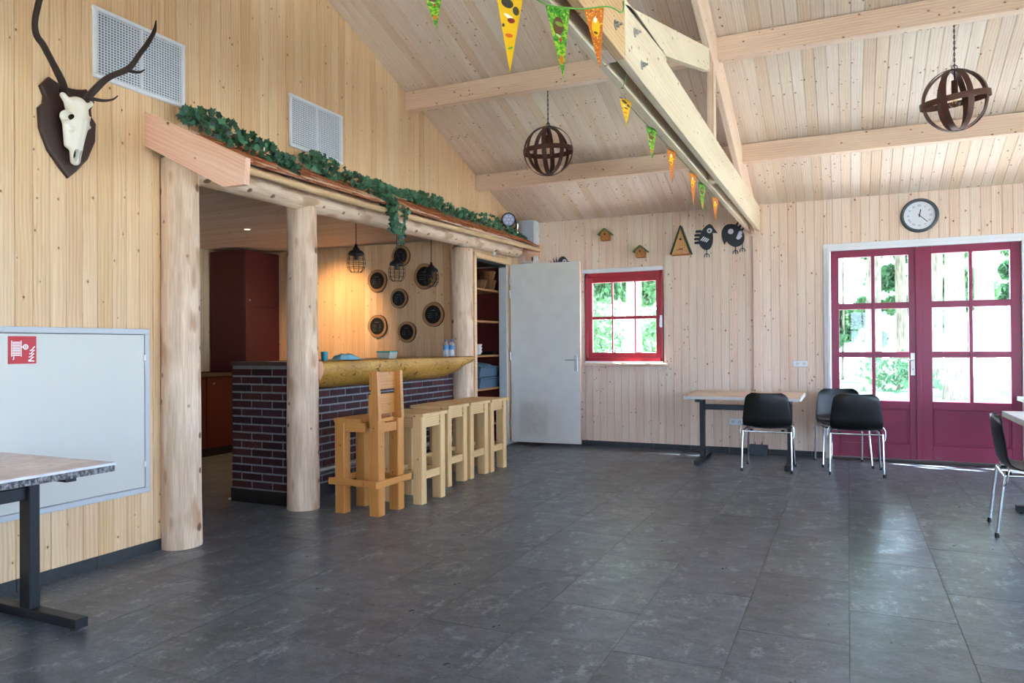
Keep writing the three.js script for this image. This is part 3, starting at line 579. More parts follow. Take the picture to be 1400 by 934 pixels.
// things on the counter
{
  const cy = 1.168;
  const cup = thing('plastic_cup', 'small teal plastic cup on the bar counter against the log post', 'cup', [-3.96, cy, -4.9]);
  part(cup, 'body', lathe([[0, 0.002], [0.026, 0.002], [0.027, 0], [0.031, 0.075], [0.029, 0.075], [0.025, 0.006], [0, 0.006]], 24), std('#0d7f93', 0.4));
  part(cup, 'rim', new THREE.TorusGeometry(0.0305, 0.0016, 6, 24).rotateX(Math.PI / 2).translate(0, 0.075, 0), std('#1590a4', 0.4));
  // rumpled cloth
  const g = new THREE.PlaneGeometry(0.2, 0.32, 26, 34).rotateX(-Math.PI / 2), p = g.attributes.position;
  for (let i = 0; i < p.count; i++) { const x = p.getX(i), z = p.getZ(i), e = Math.max(0, 1 - Math.hypot(x / 0.1, z / 0.16) ** 3); p.setY(i, 0.004 + e * (0.022 + 0.03 * vn(x * 22 + 9, z * 18 + 4, 64, 64) + 0.018 * vn(x * 50 + 3, z * 40 + 8, 64, 64, 1))); p.setX(i, x + 0.02 * (vn(z * 20 + 5, 2, 64, 64) - 0.5)); }
  g.computeVertexNormals();
  const cl = thing('dish_cloth', 'light blue cloth lying crumpled on the bar counter', 'cloth', [-3.98, cy, -5.22]);
  part(cl, 'fabric', g, std('#7fb4c4', 0.9));
  part(cl, 'hem', tube([V(-0.09, 0.006, -0.15), V(0, 0.007, -0.158), V(0.09, 0.006, -0.15)], 0.003, 10, 6), std('#6ea4b4', 0.9));
  const bx = thing('food_container', 'small clear lunch container with a teal lid on the bar counter', 'container', [-4.05, cy, -5.95], 0.1);
  part(bx, 'tub', extrude([[-0.055, 0], [0.055, 0], [0.066, 0.05], [-0.066, 0.05]], 0.15, 0.004).translate(0, 0.004, -0.075), phys({ color: '#dfe8dc', roughness: 0.25, transmission: 0.45, thickness: 0 }));
  part(bx, 'salad', wbox(0, 0.025, -0.02, 0.1, 0.034, 0.11, 'z', 0.012), std('#6fa04a', 0.8));
  part(bx, 'lid', wbox(0, 0.064, 0, 0.148, 0.014, 0.172, 'z', 0.006), std('#1f9c96', 0.4));
  for (let i = 0; i < 2; i++) {
    const w = thing('water_bottle', ['small clear water bottle with blue cap, on the counter nearer the log post', 'small clear water bottle with blue cap, on the counter nearer the stools'][i], 'bottle', [-4.06 + i * 0.06, cy, -7.1 + i * -0.03]);
    part(w, 'bottle_body', lathe([[0, 0.001], [0.026, 0.001], [0.03, 0.006], [0.03, 0.055], [0.028, 0.06], [0.03, 0.065], [0.03, 0.13], [0.022, 0.155], [0.012, 0.166], [0.012, 0.175]], 20), phys({ color: '#e8eef2', roughness: 0.08, transmission: 0.7, thickness: 0 }));
    part(w, 'label_band', lathe([[0.0306, 0.075], [0.0306, 0.125]], 20), std('#4f8fc4', 0.5));
    part(w, 'cap', lathe([[0, 0.19], [0.013, 0.19], [0.014, 0.172], [0.014, 0.17]], 16), std('#2f6fc0', 0.5));
  }
}
// menu boards: log slices with a black chalk face
{
  const spots = [[517, 384, 0.135, -5.27, 2.095, 'round log-slice menu board below the left cage lamp'], [546, 408, 0.118, -4.955, 1.868, 'round log-slice menu board in the centre of the cluster'], [582, 378, 0.15, -4.585, 2.118, 'largest round log-slice menu board, behind the right cage lamp'], [549, 350, 0.125, -4.925, 2.382, 'topmost round log-slice menu board, behind the middle cage lamp'],
    [593, 430, 0.142, -4.475, 1.66, 'round log-slice menu board nearest the water bottles'], [517, 446, 0.135, -5.27, 1.536, 'round log-slice menu board low beside the warm lamp glow'], [557, 454, 0.124, -4.845, 1.458, 'lowest round log-slice menu board above the lunch container']];
  const bark = std('#7a5c48', 0.9, { map: barkMap }), cut = std('#c4a684', 0.7, { map: pineMap });
  spots.forEach(([, , r, x, y, label], i) => {
    const t = thing('menu_board', label, 'menu board', [x, y, -7.549], 0, 'menu boards on the bar wall');
    const out = Array.from({ length: 36 }, (_, k) => { const a = (k / 36) * Math.PI * 2, q = r * (1 + 0.018 * Math.sin(a * 3 + i) + 0.012 * Math.sin(a * 5 + i * 2)); return [Math.cos(a) * q, Math.sin(a) * q]; });
    part(t, 'slice', extrude(out, 0.024, 0), cut);
    part(t, 'bark_edge', extrude(out.map(([a, b]) => [a * 1.035, b * 1.035]), 0.021, 0, [out.map(([a, b]) => [a * 1.001, b * 1.001])]), bark);
    const tx = canvasTex(128, 128, (c, w) => { c.fillStyle = '#0c0d0f'; c.fillRect(0, 0, w, w); c.strokeStyle = 'rgba(205,215,225,0.75)'; c.lineWidth = 2; const scr = (x0, y0, L) => { c.beginPath(); c.moveTo(x0, y0); for (let s = 0; s < L; s += 3) c.lineTo(x0 + s, y0 + (rnd() - 0.5) * 6); c.stroke(); }; scr(44, 34, 40); c.lineWidth = 1.4; for (let l = 0; l < 3 + (i % 2); l++) { scr(24, 56 + l * 14, rr(26, 40)); scr(84, 56 + l * 14, rr(10, 20)); } });
    part(t, 'chalk_face', new THREE.CircleGeometry(r * 0.77, 32).translate(0, 0, 0.0252), std('#ffffff', 0.7, { map: tx }));
  });
}
// cage pendants over the bar
{
  const dims = [[-5.8, 2.262, 'black wire cage pendant lamp nearest the log post'], [-6.5, 2.232, 'black wire cage pendant lamp in the middle, below the hanging ivy'], [-7.2, 2.228, 'black wire cage pendant lamp nearest the closet']];
  let first = null;
  dims.forEach(([z, y, label]) => {
    if (first) { const c = copyOf(first, 'cage_lamp', label, [-4.3, y, z], 0); c.children.find((o) => o.name === 'cord').scale.y = 2.54 - y; return; }
    const t = first = thing('cage_lamp', label, 'lamp', [-4.3, y, z], 0, 'cage lamps over the bar');
    const cord = part(t, 'cord', cyl(0.004, 0.004, 1, 8).translate(0, 0.5, 0), black); cord.scale.y = 2.54 - y;
    part(t, 'cap', lathe([[0, 0.01], [0.012, 0.01], [0.016, -0.02], [0.03, -0.028], [0.036, -0.045], [0.066, -0.062], [0.078, -0.085], [0.078, -0.098], [0.07, -0.098], [0.0, -0.06]], 28), darkMetal);
    part(t, 'socket', cyl(0.018, 0.018, 0.05, 16).translate(0, -0.115, 0), black);
    const bulb = part(t, 'bulb', lathe([[0.012, -0.135], [0.016, -0.15], [0.032, -0.19], [0.033, -0.21], [0.022, -0.235], [0, -0.243]], 20), bulbGlass);
    part(bulb, 'filament', tube([V(-0.008, -0.15, 0), V(-0.01, -0.205, 0), V(0, -0.17, 0.006), V(0.01, -0.205, 0), V(0.008, -0.15, 0)], 0.0012, 20, 5), brass);
    const wires = [], ring = (r, y2) => wires.push(new THREE.TorusGeometry(r, 0.0024, 5, 28).rotateX(Math.PI / 2).translate(0, y2, 0));
    const cagePts = [[0.076, -0.098], [0.084, -0.14], [0.085, -0.19], [0.074, -0.235], [0.05, -0.262]];
    for (let k = 0; k < 10; k++) { const a = (k / 10) * Math.PI * 2; wires.push(tube(cagePts.map(([r, y2]) => V(Math.cos(a) * r, y2, Math.sin(a) * r)), 0.0024, 12, 5)); }
    for (const [r, y2] of [[0.084, -0.135], [0.086, -0.175], [0.08, -0.215], [0.05, -0.262]]) ring(r, y2);
    part(t, 'wire_cage', merge(wires), darkMetal);
  });
}

// ------------------------------------------------------------------ stools and high chair at the bar
{
  const W = 0.38, D = 0.38, H = 0.735;
  const s = thing('bar_stool', 'pale wooden bar stool pulled out from the row, beside the high chair', 'stool', [-3.33, 0, -5.285], 0, 'wooden bar stools');
  for (const sx of [-1, 1]) for (const sz of [-1, 1]) part(s, 'leg', wbox(sx * (W / 2 - 0.046), (H - 0.03) / 2, sz * (D / 2 - 0.038), 0.09, H - 0.03, 0.074, 'y', 0.006), stoolPine);
  for (const sx of [-1, 1]) { part(s, 'apron', wbox(sx * (W / 2 - 0.03), H - 0.075, 0, 0.03, 0.088, D - 0.155, 'z', 0.003), stoolPine); part(s, 'rung', wbox(sx * (W / 2 - 0.03), 0.228, 0, 0.035, 0.066, D - 0.155, 'z', 0.003), stoolPine); }
  for (const sz of [-1, 1]) { part(s, 'apron', wbox(0, H - 0.075, sz * (D / 2 - 0.03), W - 0.185, 0.088, 0.03, 'x', 0.003), stoolPine); part(s, 'rung', wbox(0, 0.228, sz * (D / 2 - 0.03), W - 0.185, 0.066, 0.035, 'x', 0.003), stoolPine); }
  for (let k = 0; k < 3; k++) part(s, 'seat_board', wbox(0, H - 0.014, (k - 1) * 0.134, W + 0.03, 0.028, 0.131, 'x', 0.004), stoolPine);
  [['pale wooden bar stool, second in the row from the high chair', -3.505, -6.015, 0.01], ['pale wooden bar stool, third in the row from the high chair', -3.5, -6.455, -0.015], ['pale wooden bar stool at the closet end of the row', -3.49, -6.87, 0.01]].forEach(([l, x, z, a]) => copyOf(s, 'bar_stool', l, [x, 0, z], a));
  const h = thing('high_chair', 'honey-coloured wooden high chair with a slatted back at the bar', 'chair', [-3.42, 0, -4.775]);
  const hw = 0.41, hd = 0.35, hh = 0.7;
  for (const sz of [-1, 1]) {
    part(h, 'leg', wbox(-hw / 2 + 0.045, hh / 2, sz * (hd / 2 - 0.042), 0.09, hh, 0.084, 'y', 0.006), orangePine);
    const pr = prism(rect(0.09, 0.084, 0.006), 0, 0.72); pr.translate(hw / 2 - 0.045, 0, sz * (hd / 2 - 0.042)); part(h, 'leg', pr, orangePine);
    const up = extrude([[-0.045, 0.72], [0.045, 0.72], [0.03, 1.09], [-0.008, 1.09]], 0.032, 0.003); up.translate(hw / 2 - 0.045, 0, sz * (hd / 2 - 0.02) - 0.016); part(h, 'back_post', up, orangePine);
  }
  for (const sz of [-1, 1]) { part(h, 'apron', wbox(-0.03, 0.662, sz * (hd / 2 - 0.03), hw - 0.2, 0.07, 0.03, 'x', 0.003), orangePine); part(h, 'foot_rail', wbox(-0.012, 0.245, sz * (hd / 2 + 0.011), hw + 0.06, 0.05, 0.022, 'x', 0.003), orangePine); }
  for (const sx of [-1, 1]) { part(h, 'apron', wbox(sx * (hw / 2 - 0.03), 0.662, 0, 0.03, 0.07, hd - 0.17, 'z', 0.003), orangePine); part(h, 'foot_rail', wbox(sx * (hw / 2 + 0.011), 0.245, 0, 0.022, 0.05, hd + (sx > 0 ? 0.14 : 0.04), 'z', 0.003), orangePine); }
  for (let k = 0; k < 3; k++) part(h, 'seat_board', wbox(-hw / 2 + 0.06 + k * 0.125, 0.716, 0, 0.121, 0.03, hd - (k === 2 ? 0.17 : -0.01), 'z', 0.004), orangePine);
  part(h, 'back_slat', wbox(hw / 2 - 0.075, 0.84, 0, 0.024, 0.155, hd + 0.01, 'z', 0.004), orangePine);
  part(h, 'back_slat', wbox(hw / 2 - 0.066, 1.02, 0, 0.024, 0.135, hd + 0.01, 'z', 0.004), orangePine);
}

// ------------------------------------------------------------------ closet and the open door
{
  const f = thing('trim_1', 'plain pine casing around the closet opening', 'door frame', [0, 0, 0], 0, undefined, 'structure');
  part(f, 'casing', wbox(XL + 0.01, 1.18, CL_A + 0.03, 0.02, 2.36, 0.06, 'y', 0.003), wallPine[1]);
  part(f, 'casing', wbox(XL + 0.01, 2.365, (CL_A + CL_B) / 2 + 0.02, 0.02, 0.06, CL_A - CL_B + 0.07, 'z', 0.003), wallPine[2]);
  part(f, 'jamb', wbox(XL - 0.05, 1.165, CL_B + 0.02, 0.11, 2.32, 0.03, 'y', 0.002), lightGrey);
  part(f, 'jamb', wbox(XL - 0.05, 2.31, (CL_A + CL_B) / 2, 0.1, 0.03, CL_A - CL_B - 0.06, 'z', 0.002), darkMetal);
  const c = thing('storage_shelving', 'dark red-brown built-in shelving inside the closet', 'shelving', [0, 0, 0]);
  const xa = -4.56, xb = -4.112, za = -7.7, zb = -8.765, zm = (za + zb) / 2;
  part(c, 'back_panel', wbox(xa - 0.01, 1.17, zm, 0.02, 2.3, za - zb, 'y', 0), closetRed);
  part(c, 'side_panel', wbox((xa + xb) / 2, 1.17, zb - 0.011, xb - xa, 2.3, 0.02, 'y', 0), closetRed);
  part(c, 'side_panel', wbox((xa + xb) / 2, 1.17, za + 0.011, xb - xa, 2.3, 0.02, 'y', 0), closetRed);
  part(c, 'top_panel', wbox((xa + xb) / 2, 2.35, zm, xb - xa, 0.02, za - zb, 'z', 0), closetRed);
  const sh = [0.3, 0.75, 1.168, 1.602, 2.0];
  for (const y of sh) part(c, 'shelf', wbox((xa - 4.135) / 2, y - 0.012, zm, -4.135 - xa, 0.024, za - zb - 0.004, 'z', 0.002), std('#c8a27c', 0.55, { map: pineMap }));
  // baskets
  const wick = std('#c98f56', 0.8, { map: barkMap });
  const basket = (label, x, z, y, s) => {
    const b = thing('wicker_basket', label, 'basket', [x, y, z], 0, 'baskets in the closet');
    const rings = []; for (let k = 0; k < 7; k++) { const t = k / 6; rings.push(new THREE.TorusGeometry((0.075 + 0.025 * t) * s, 0.0095 * s, 6, 22).rotateX(Math.PI / 2).translate(0, 0.01 + t * 0.09 * s, 0)); }
    part(b, 'weave', merge(rings), wick); part(b, 'base', cyl(0.075 * s, 0.075 * s, 0.008, 20).translate(0, 0.006, 0), wick);
    part(b, 'rim', new THREE.TorusGeometry(0.102 * s, 0.012 * s, 6, 22).rotateX(Math.PI / 2).translate(0, 0.112 * s, 0), wick);
  };
  basket('single wicker bread basket on the top closet shelf', -4.235, -8.25, 2.0, 0.95);
  basket('wicker bread basket at the bottom of the stack on the top closet shelf', -4.255, -8.53, 2.0, 1.08);
  basket('wicker bread basket on top of the stack on the top closet shelf', -4.255, -8.53, 2.0 + 0.127, 1.0);
  // white bowls
  const bowl = thing('white_bowl', 'white bowl at the bottom of the small stack in the closet', 'bowl', [-4.22, 1.168, -8.18], 0, 'white bowls in the closet');
  part(bowl, 'body', lathe([[0, 0.004], [0.03, 0.004], [0.032, 0], [0.045, 0.02], [0.06, 0.055], [0.056, 0.055], [0.04, 0.022], [0, 0.01]], 24), white);
  part(bowl, 'rim', new THREE.TorusGeometry(0.058, 0.003, 6, 24).rotateX(Math.PI / 2).translate(0, 0.055, 0), white);
  copyOf(bowl, 'white_bowl', 'white bowl in the middle of the small stack in the closet', [-4.22, 1.168 + 0.04, -8.18], 0);
  copyOf(bowl, 'white_bowl', 'white bowl on top of the small stack in the closet', [-4.22, 1.168 + 0.08, -8.18], 0);
  const tray = thing('black_pan', 'low black pan on the closet shelf beside the bowls', 'pan', [-4.27, 1.168, -8.52]);
  part(tray, 'body', lathe([[0, 0.004], [0.1, 0.004], [0.115, 0.04], [0.11, 0.04], [0.096, 0.008], [0, 0.008]], 24), black);
  part(tray, 'handle', wbox(0, 0.035, 0.17, 0.025, 0.014, 0.12, 'z', 0.004), black);
  // stacked blue-grey folding crates
  for (let k = 0; k < 2; k++) {
    const b = thing('storage_tub', ['lower blue-grey plastic tub on the closet shelf', 'upper blue-grey plastic tub on the closet shelf'][k], 'tub', [-4.35, 0.75 + k * 0.141, -8.42], 0, 'blue-grey tubs in the closet');
    const m = std('#5c7384', 0.55);
    part(b, 'body', extrude([[-0.16, 0], [0.16, 0], [0.18, 0.115], [-0.18, 0.115]], 0.52, 0.01).translate(0, 0.01, -0.26), m);
    part(b, 'rim', wbox(0, 0.118, 0, 0.39, 0.018, 0.56, 'z', 0.006), m);
    if (k) { const lid = new THREE.SphereGeometry(0.2, 24, 8, 0, Math.PI * 2, 0, Math.PI / 2).scale(0.85, 0.28, 1.3).translate(0, 0.127, 0); part(b, 'lid', lid, m); }
  }
  // open door
  const d = thing('door_7', 'plain off-white closet door standing wide open', 'door', [XL + 0.025, 0, -8.66], 0, undefined, 'structure');
  d.rotation.y = R(3.2);
  const doorTex = dataTex(256, 512, (u, v, o) => { const st = smooth(v, 0.02, 0.06) * (1 - smooth(v, 0.2, 0.235)) * smooth(u, 0.1, 0.16) * (1 - smooth(u, 0.5, 0.56)) * (0.5 + 0.6 * vn(u * 30, v * 60, 30, 60)); const e = (1 - smooth(u, 0.0, 0.07)) * (1 - smooth(v, 0.25, 0.5)) * vn(u * 60, v * 40, 60, 40, 1); const x = 222 + (vn(u * 10, v * 20, 10, 20, 1) - 0.5) * 8, k = clamp(st * 0.2 + e * 0.3, 0, 1); o[0] = lerp(x, 150, k); o[1] = lerp(x * 0.995, 140, k); o[2] = lerp(x * 0.975, 126, k); });
  const leaf = new THREE.BoxGeometry(0.925, 2.29, 0.04).translate(0.465, 1.19, 0);
  part(d, 'leaf', leaf, std('#ffffff', 0.45, { map: doorTex }), 'off-white door panel with a grey smudge low down');
  part(d, 'edge_strip', wbox(0.931, 1.19, 0, 0.006, 2.29, 0.04, 'y', 0.001), redPine);
  part(d, 'handle_plate', wbox(0.875, 1.06, 0.023, 0.042, 0.2, 0.007, 'y', 0.003), steel);
  part(d, 'door_handle', merge([cyl(0.009, 0.009, 0.045, 10).rotateX(Math.PI / 2).translate(0.875, 1.1, 0.045), tube([V(0.875, 1.1, 0.066), V(0.83, 1.1, 0.07), V(0.75, 1.1, 0.068)], 0.009, 10, 8)]), steel);
  for (const y of [0.3, 1.15, 1.95, 2.13]) part(d, 'hinge', cyl(0.009, 0.009, 0.1, 10).translate(-0.004, y, 0.026), steel);
  const cl = thing('door_closer', 'small white door stay above the open closet door', 'door stay', [-3.8, 2.34, -8.8]);
  part(cl, 'body', wbox(0, 0.03, 0, 0.1, 0.03, 0.05, 'x', 0.004), white); part(cl, 'arm', wbox(0.12, 0.06, 0, 0.06, 0.09, 0.04, 'y', 0.004), white); part(cl, 'pin', wbox(0.08, 0.07, 0.02, 0.02, 0.05, 0.02, 'y', 0.003), black);
}

// ------------------------------------------------------------------ left wall fittings
function vent(label, z0, z1) {
  const y0 = 2.868, y1 = 3.29, L = Math.abs(z1 - z0), H = y1 - y0;
  const v = thing('wall_vent', label, 'vent', [XL + 0.001, (y0 + y1) / 2, (z0 + z1) / 2], Math.PI / 2, 'wall vents');
  const fw = 0.026;
  for (const s of [-1, 1]) { part(v, 'frame_bar', wbox(0, s * (H / 2 - fw / 2), 0.011, L, fw, 0.022, 'x', 0.005), paintWhite); part(v, 'frame_bar', wbox(s * (L / 2 - fw / 2), 0, 0.011, fw, H - fw * 2, 0.022, 'y', 0.005), paintWhite); }
  part(v, 'mullion', wbox(0, 0, 0.01, 0.022, H - fw * 2, 0.018, 'y', 0.003), paintWhite);
  part(v, 'backing', new THREE.PlaneGeometry(L - 0.04, H - 0.04).translate(0, 0, 0.0008), std('#4c5864', 0.8));
  const g = [];
  for (let k = 0; k < 30; k++) { const x = -L / 2 + fw + (k + 0.5) * (L - 2 * fw) / 30; g.push(new THREE.BoxGeometry(0.0062, H - 2 * fw, 0.006).translate(x, 0, 0.007)); }
  for (let k = 0; k < 23; k++) { const y = -H / 2 + fw + (k + 0.5) * (H - 2 * fw) / 23; g.push(new THREE.BoxGeometry(L - 2 * fw, 0.0055, 0.006).translate(0, y, 0.01)); }
  const m = part(v, 'grille', merge(g), std('#e6edf4', 0.5)); m.userData.kind = 'stuff';
}
vent('white wall grille above the antlers of the mounted skull', -2.868, -3.518);
vent('white wall grille above the ivy on the canopy', -4.524, -5.186);
{
  // fire-hose cabinet
  const z0 = -2.2, z1 = -3.235, y0 = 0.385, y1 = 1.402, L = z0 - z1, H = y1 - y0;
  const c = thing('hose_cabinet', 'large flat light grey fire-hose cabinet on the pine wall', 'cabinet', [XL + 0.001, (y0 + y1) / 2, (z0 + z1) / 2], Math.PI / 2);
  const fw = 0.034;
  for (const s of [-1, 1]) { part(c, 'frame_bar', wbox(0, s * (H / 2 - fw / 2), 0.012, L, fw, 0.024, 'x', 0.004), lightGrey); part(c, 'frame_bar', wbox(s * (L / 2 - fw / 2), 0, 0.012, fw, H - fw * 2, 0.024, 'y', 0.004), lightGrey); }
  part(c, 'backing', new THREE.PlaneGeometry(L - 0.04, H - 0.04).translate(0, 0, 0.001), black);
  const d = part(c, 'door', wbox(0, 0, 0.012, L - fw * 2 - 0.008, H - fw * 2 - 0.008, 0.02, 'y', 0.003), std('#d8d5cc', 0.35));
  for (const y of [0.33, -0.33]) part(d, 'hinge', wbox(L / 2 - fw - 0.004, y, 0.02, 0.016, 0.035, 0.014, 'y', 0.003), white);
  const tx = canvasTex(256, 256, (g) => {
    g.fillStyle = '#c8202a'; g.fillRect(0, 0, 256, 256); g.fillStyle = '#fff'; g.strokeStyle = '#fff'; g.lineWidth = 9;
    g.fillRect(26, 40, 8, 150); g.fillRect(112, 40, 8, 150); for (let y = 52; y < 176; y += 15) g.fillRect(38, y, 70, 9);
    g.beginPath(); g.arc(156, 100, 21, 0, 7); g.stroke(); g.fillRect(153, 74, 6, 52); g.fillRect(128, 97, 56, 6); g.fillRect(118, 96, 20, 8);
    g.beginPath(); g.moveTo(44, 186); g.lineTo(44, 206); g.lineTo(36, 212); g.lineTo(44, 222); g.lineTo(54, 212); g.lineTo(54, 186); g.fill();
    g.lineWidth = 11; for (let k = 0; k < 4; k++) { const y = 222 - k * 30, x = 182 + k * 4; g.beginPath(); g.moveTo(x, y); g.bezierCurveTo(x + 22, y + 12, x + 26, y - 26, x + 50, y - 26 - k * 3); g.stroke(); } g.beginPath(); g.moveTo(180, 232); g.lineTo(236, 232); g.stroke();
  });
  const s = thing('fire_hose_sign', 'red fire-hose reel safety sign with white pictograms on the grey cabinet', 'sign', [XL + 0.0245, 1.277, -2.454], Math.PI / 2);
  part(s, 'plate', wbox(0, 0, 0, 0.146, 0.146, 0.002, 'y', 0), std('#c8202a', 0.45));
  part(s, 'pictogram', new THREE.PlaneGeometry(0.146, 0.146).translate(0, 0, 0.0013), std('#ffffff', 0.45, { map: tx }));
}
// mounted deer skull
{
  const t = thing('mounted_skull', 'bleached deer skull with brown antlers on a dark wooden shield', 'trophy', [XL + 0.001, 2.53, -2.715], Math.PI / 2);
  // own axes: x to the right along the wall (towards -z), y up, z out of the wall
  const sh = new THREE.Shape(); const S = [[-0.105, 0.235], [-0.145, 0.185], [-0.125, 0.14], [-0.13, 0.09], [-0.155, 0.06], [-0.15, -0.04], [-0.105, -0.15], [-0.04, -0.23], [0, -0.27]];
  sh.moveTo(...S[0]); for (let i = 1; i < S.length; i++) sh.lineTo(...S[i]); for (let i = S.length - 2; i >= 0; i--) sh.lineTo(-S[i][0], S[i][1]); sh.quadraticCurveTo(0, 0.19, S[0][0], S[0][1]);
  part(t, 'shield', new THREE.ExtrudeGeometry(sh, { depth: 0.014, bevelEnabled: true, bevelThickness: 0.01, bevelSize: 0.012, bevelSegments: 3 }), std('#3a2622', 0.4), 'dark brown shield-shaped plaque');
  // skull as a hollow field
  const capD = (x, y, z, ax, ay, az, bx, by, bz, ra, rb) => { const dx = bx - ax, dy = by - ay, dz = bz - az, h = clamp(((x - ax) * dx + (y - ay) * dy + (z - az) * dz) / (dx * dx + dy * dy + dz * dz), 0, 1); return Math.hypot(x - ax - dx * h, y - ay - dy * h, z - az - dz * h) - lerp(ra, rb, h); };
  const smin = (a, b, k) => { const h = clamp(0.5 + 0.5 * (b - a) / k, 0, 1); return lerp(b, a, h) - k * h * (1 - h); };
  const ellD = (x, y, z, cx, cy, cz, rx, ry, rz) => (Math.hypot((x - cx) / rx, (y - cy) / ry, (z - cz) / rz) - 1) * Math.min(rx, ry, rz);
  const N = 104, SZ = 0.235, mc = new MarchingCubes(N, white, false, false, 260000); mc.isolation = 0;
  const off = V(0, -0.01, 0.1);
  for (let k = 0; k < N; k++) for (let j = 0; j < N; j++) for (let i = 0; i < N; i++) {
    const px = ((i - N / 2) / (N / 2)) * SZ, y = ((j - N / 2) / (N / 2)) * SZ + off.y, z = ((k - N / 2) / (N / 2)) * SZ + off.z, x = Math.abs(px);
    let d = ellD(x, y, z, 0, 0.105, 0.085, 0.056, 0.055, 0.06);
    d = smin(d, capD(x, y, z, 0, 0.05, 0.1, 0, -0.195, 0.075, 0.052, 0.026), 0.03);
    d = smin(d, capD(x, y, z, 0.03, 0.035, 0.085, 0.06, 0.034, 0.092, 0.036, 0.035), 0.02);
    d = smin(d, capD(x, y, z, 0.056, 0, 0.075, 0.03, -0.11, 0.06, 0.016, 0.022), 0.02);
    d = smin(d, capD(x, y, z, 0.04, 0.11, 0.085, 0.08, 0.145, 0.09, 0.022, 0.016), 0.018);
    d = smin(d, capD(x, y, z, 0.011, 0.02, 0.148, 0.008, -0.13, 0.105, 0.008, 0.008), 0.016);
    d = Math.max(d, -ellD(x, y, z, 0, 0.07, 0.06, 0.046, 0.055, 0.07));
    d = Math.max(d, -capD(x, y, z, 0, 0.04, 0.08, 0, -0.165, 0.06, 0.042, 0.02));
    d = Math.max(d, -ellD(x, y, z, 0.084, 0.034, 0.105, 0.062, 0.027, 0.031));
    d = Math.max(d, -ellD(x, y, z, 0.048, -0.035, 0.118, 0.016, 0.02, 0.03));
    d = Math.max(d, -ellD(x, y, z, 0.0125, -0.172, 0.1, 0.0105, 0.036, 0.036));
    mc.field[i + j * N + k * N * N] = -d;
  }
  mc.update();
  const cnt = mc.count, g = new THREE.BufferGeometry();
  g.setAttribute('position', new THREE.Float32BufferAttribute(Array.from(mc.positionArray.subarray(0, cnt * 3)).map((v, i) => v * SZ + [off.x, off.y, off.z][i % 3]), 3));
  const sk = mergeVertices(g, 1e-4); { const p = sk.attributes.position, ix = sk.index.array; let vol = 0; const A = V(0, 0, 0), B = V(0, 0, 0), Cq = V(0, 0, 0); for (let i = 0; i < ix.length; i += 3) { A.fromBufferAttribute(p, ix[i]); B.fromBufferAttribute(p, ix[i + 1]); Cq.fromBufferAttribute(p, ix[i + 2]); vol += A.dot(B.cross(Cq)); } if (vol < 0) for (let i = 0; i < ix.length; i += 3) { const q = ix[i]; ix[i] = ix[i + 1]; ix[i + 1] = q; } }
  sk.computeVertexNormals();
  part(t, 'skull', sk, std('#efe8da', 0.6), 'bleached white skull');
  const horn = std('#4a3430', 0.55, { map: barkMap });
  // antlers: points along the wall (towards -z), up, out
  const A = (a, b, c) => V(a, b, c);
  const antlers = [
    [[A(-0.063, 0.165, 0.08), A(-0.103, 0.202, 0.12), A(-0.182, 0.272, 0.16), A(-0.258, 0.334, 0.2), A(-0.305, 0.362, 0.22), A(-0.327, 0.41, 0.24), A(-0.327, 0.492, 0.26), A(-0.314, 0.563, 0.27), A(-0.29, 0.68, 0.28), A(-0.3, 0.78, 0.28)], [[A(-0.31, 0.58, 0.27), A(-0.36, 0.66, 0.28), A(-0.38, 0.74, 0.28)]]],
    [[A(0.05, 0.145, 0.08), A(0.065, 0.188, 0.11), A(0.108, 0.266, 0.15), A(0.146, 0.314, 0.19), A(0.214, 0.368, 0.23), A(0.263, 0.461, 0.26), A(0.311, 0.552, 0.28), A(0.343, 0.628, 0.29), A(0.354, 0.693, 0.29)], [[A(0.055, 0.17, 0.105), A(0.1, 0.16, 0.16), A(0.146, 0.176, 0.19), A(0.171, 0.203, 0.2)], [A(0.205, 0.36, 0.225), A(0.262, 0.359, 0.26), A(0.294, 0.385, 0.27)]]],
  ];
  for (const [beam, tines] of antlers) {
    const b = part(t, 'antler', taperTube(beam, (k) => lerp(0.02, 0.011, k) * (k > 0.9 ? lerp(1, 0.3, (k - 0.9) / 0.1) : 1), 50, 12, 0.04), horn, 'dark brown antler');
    for (const q of tines) part(b, 'tine', taperTube(q, (k) => lerp(0.013, 0.003, k), 20, 10, 0.03), horn);
    part(b, 'burr', new THREE.TorusGeometry(0.021, 0.007, 8, 18).rotateX(Math.PI / 2 - 0.4).translate(beam[0].x * 1.08, beam[0].y + 0.012, beam[0].z + 0.005), horn);
  }
}

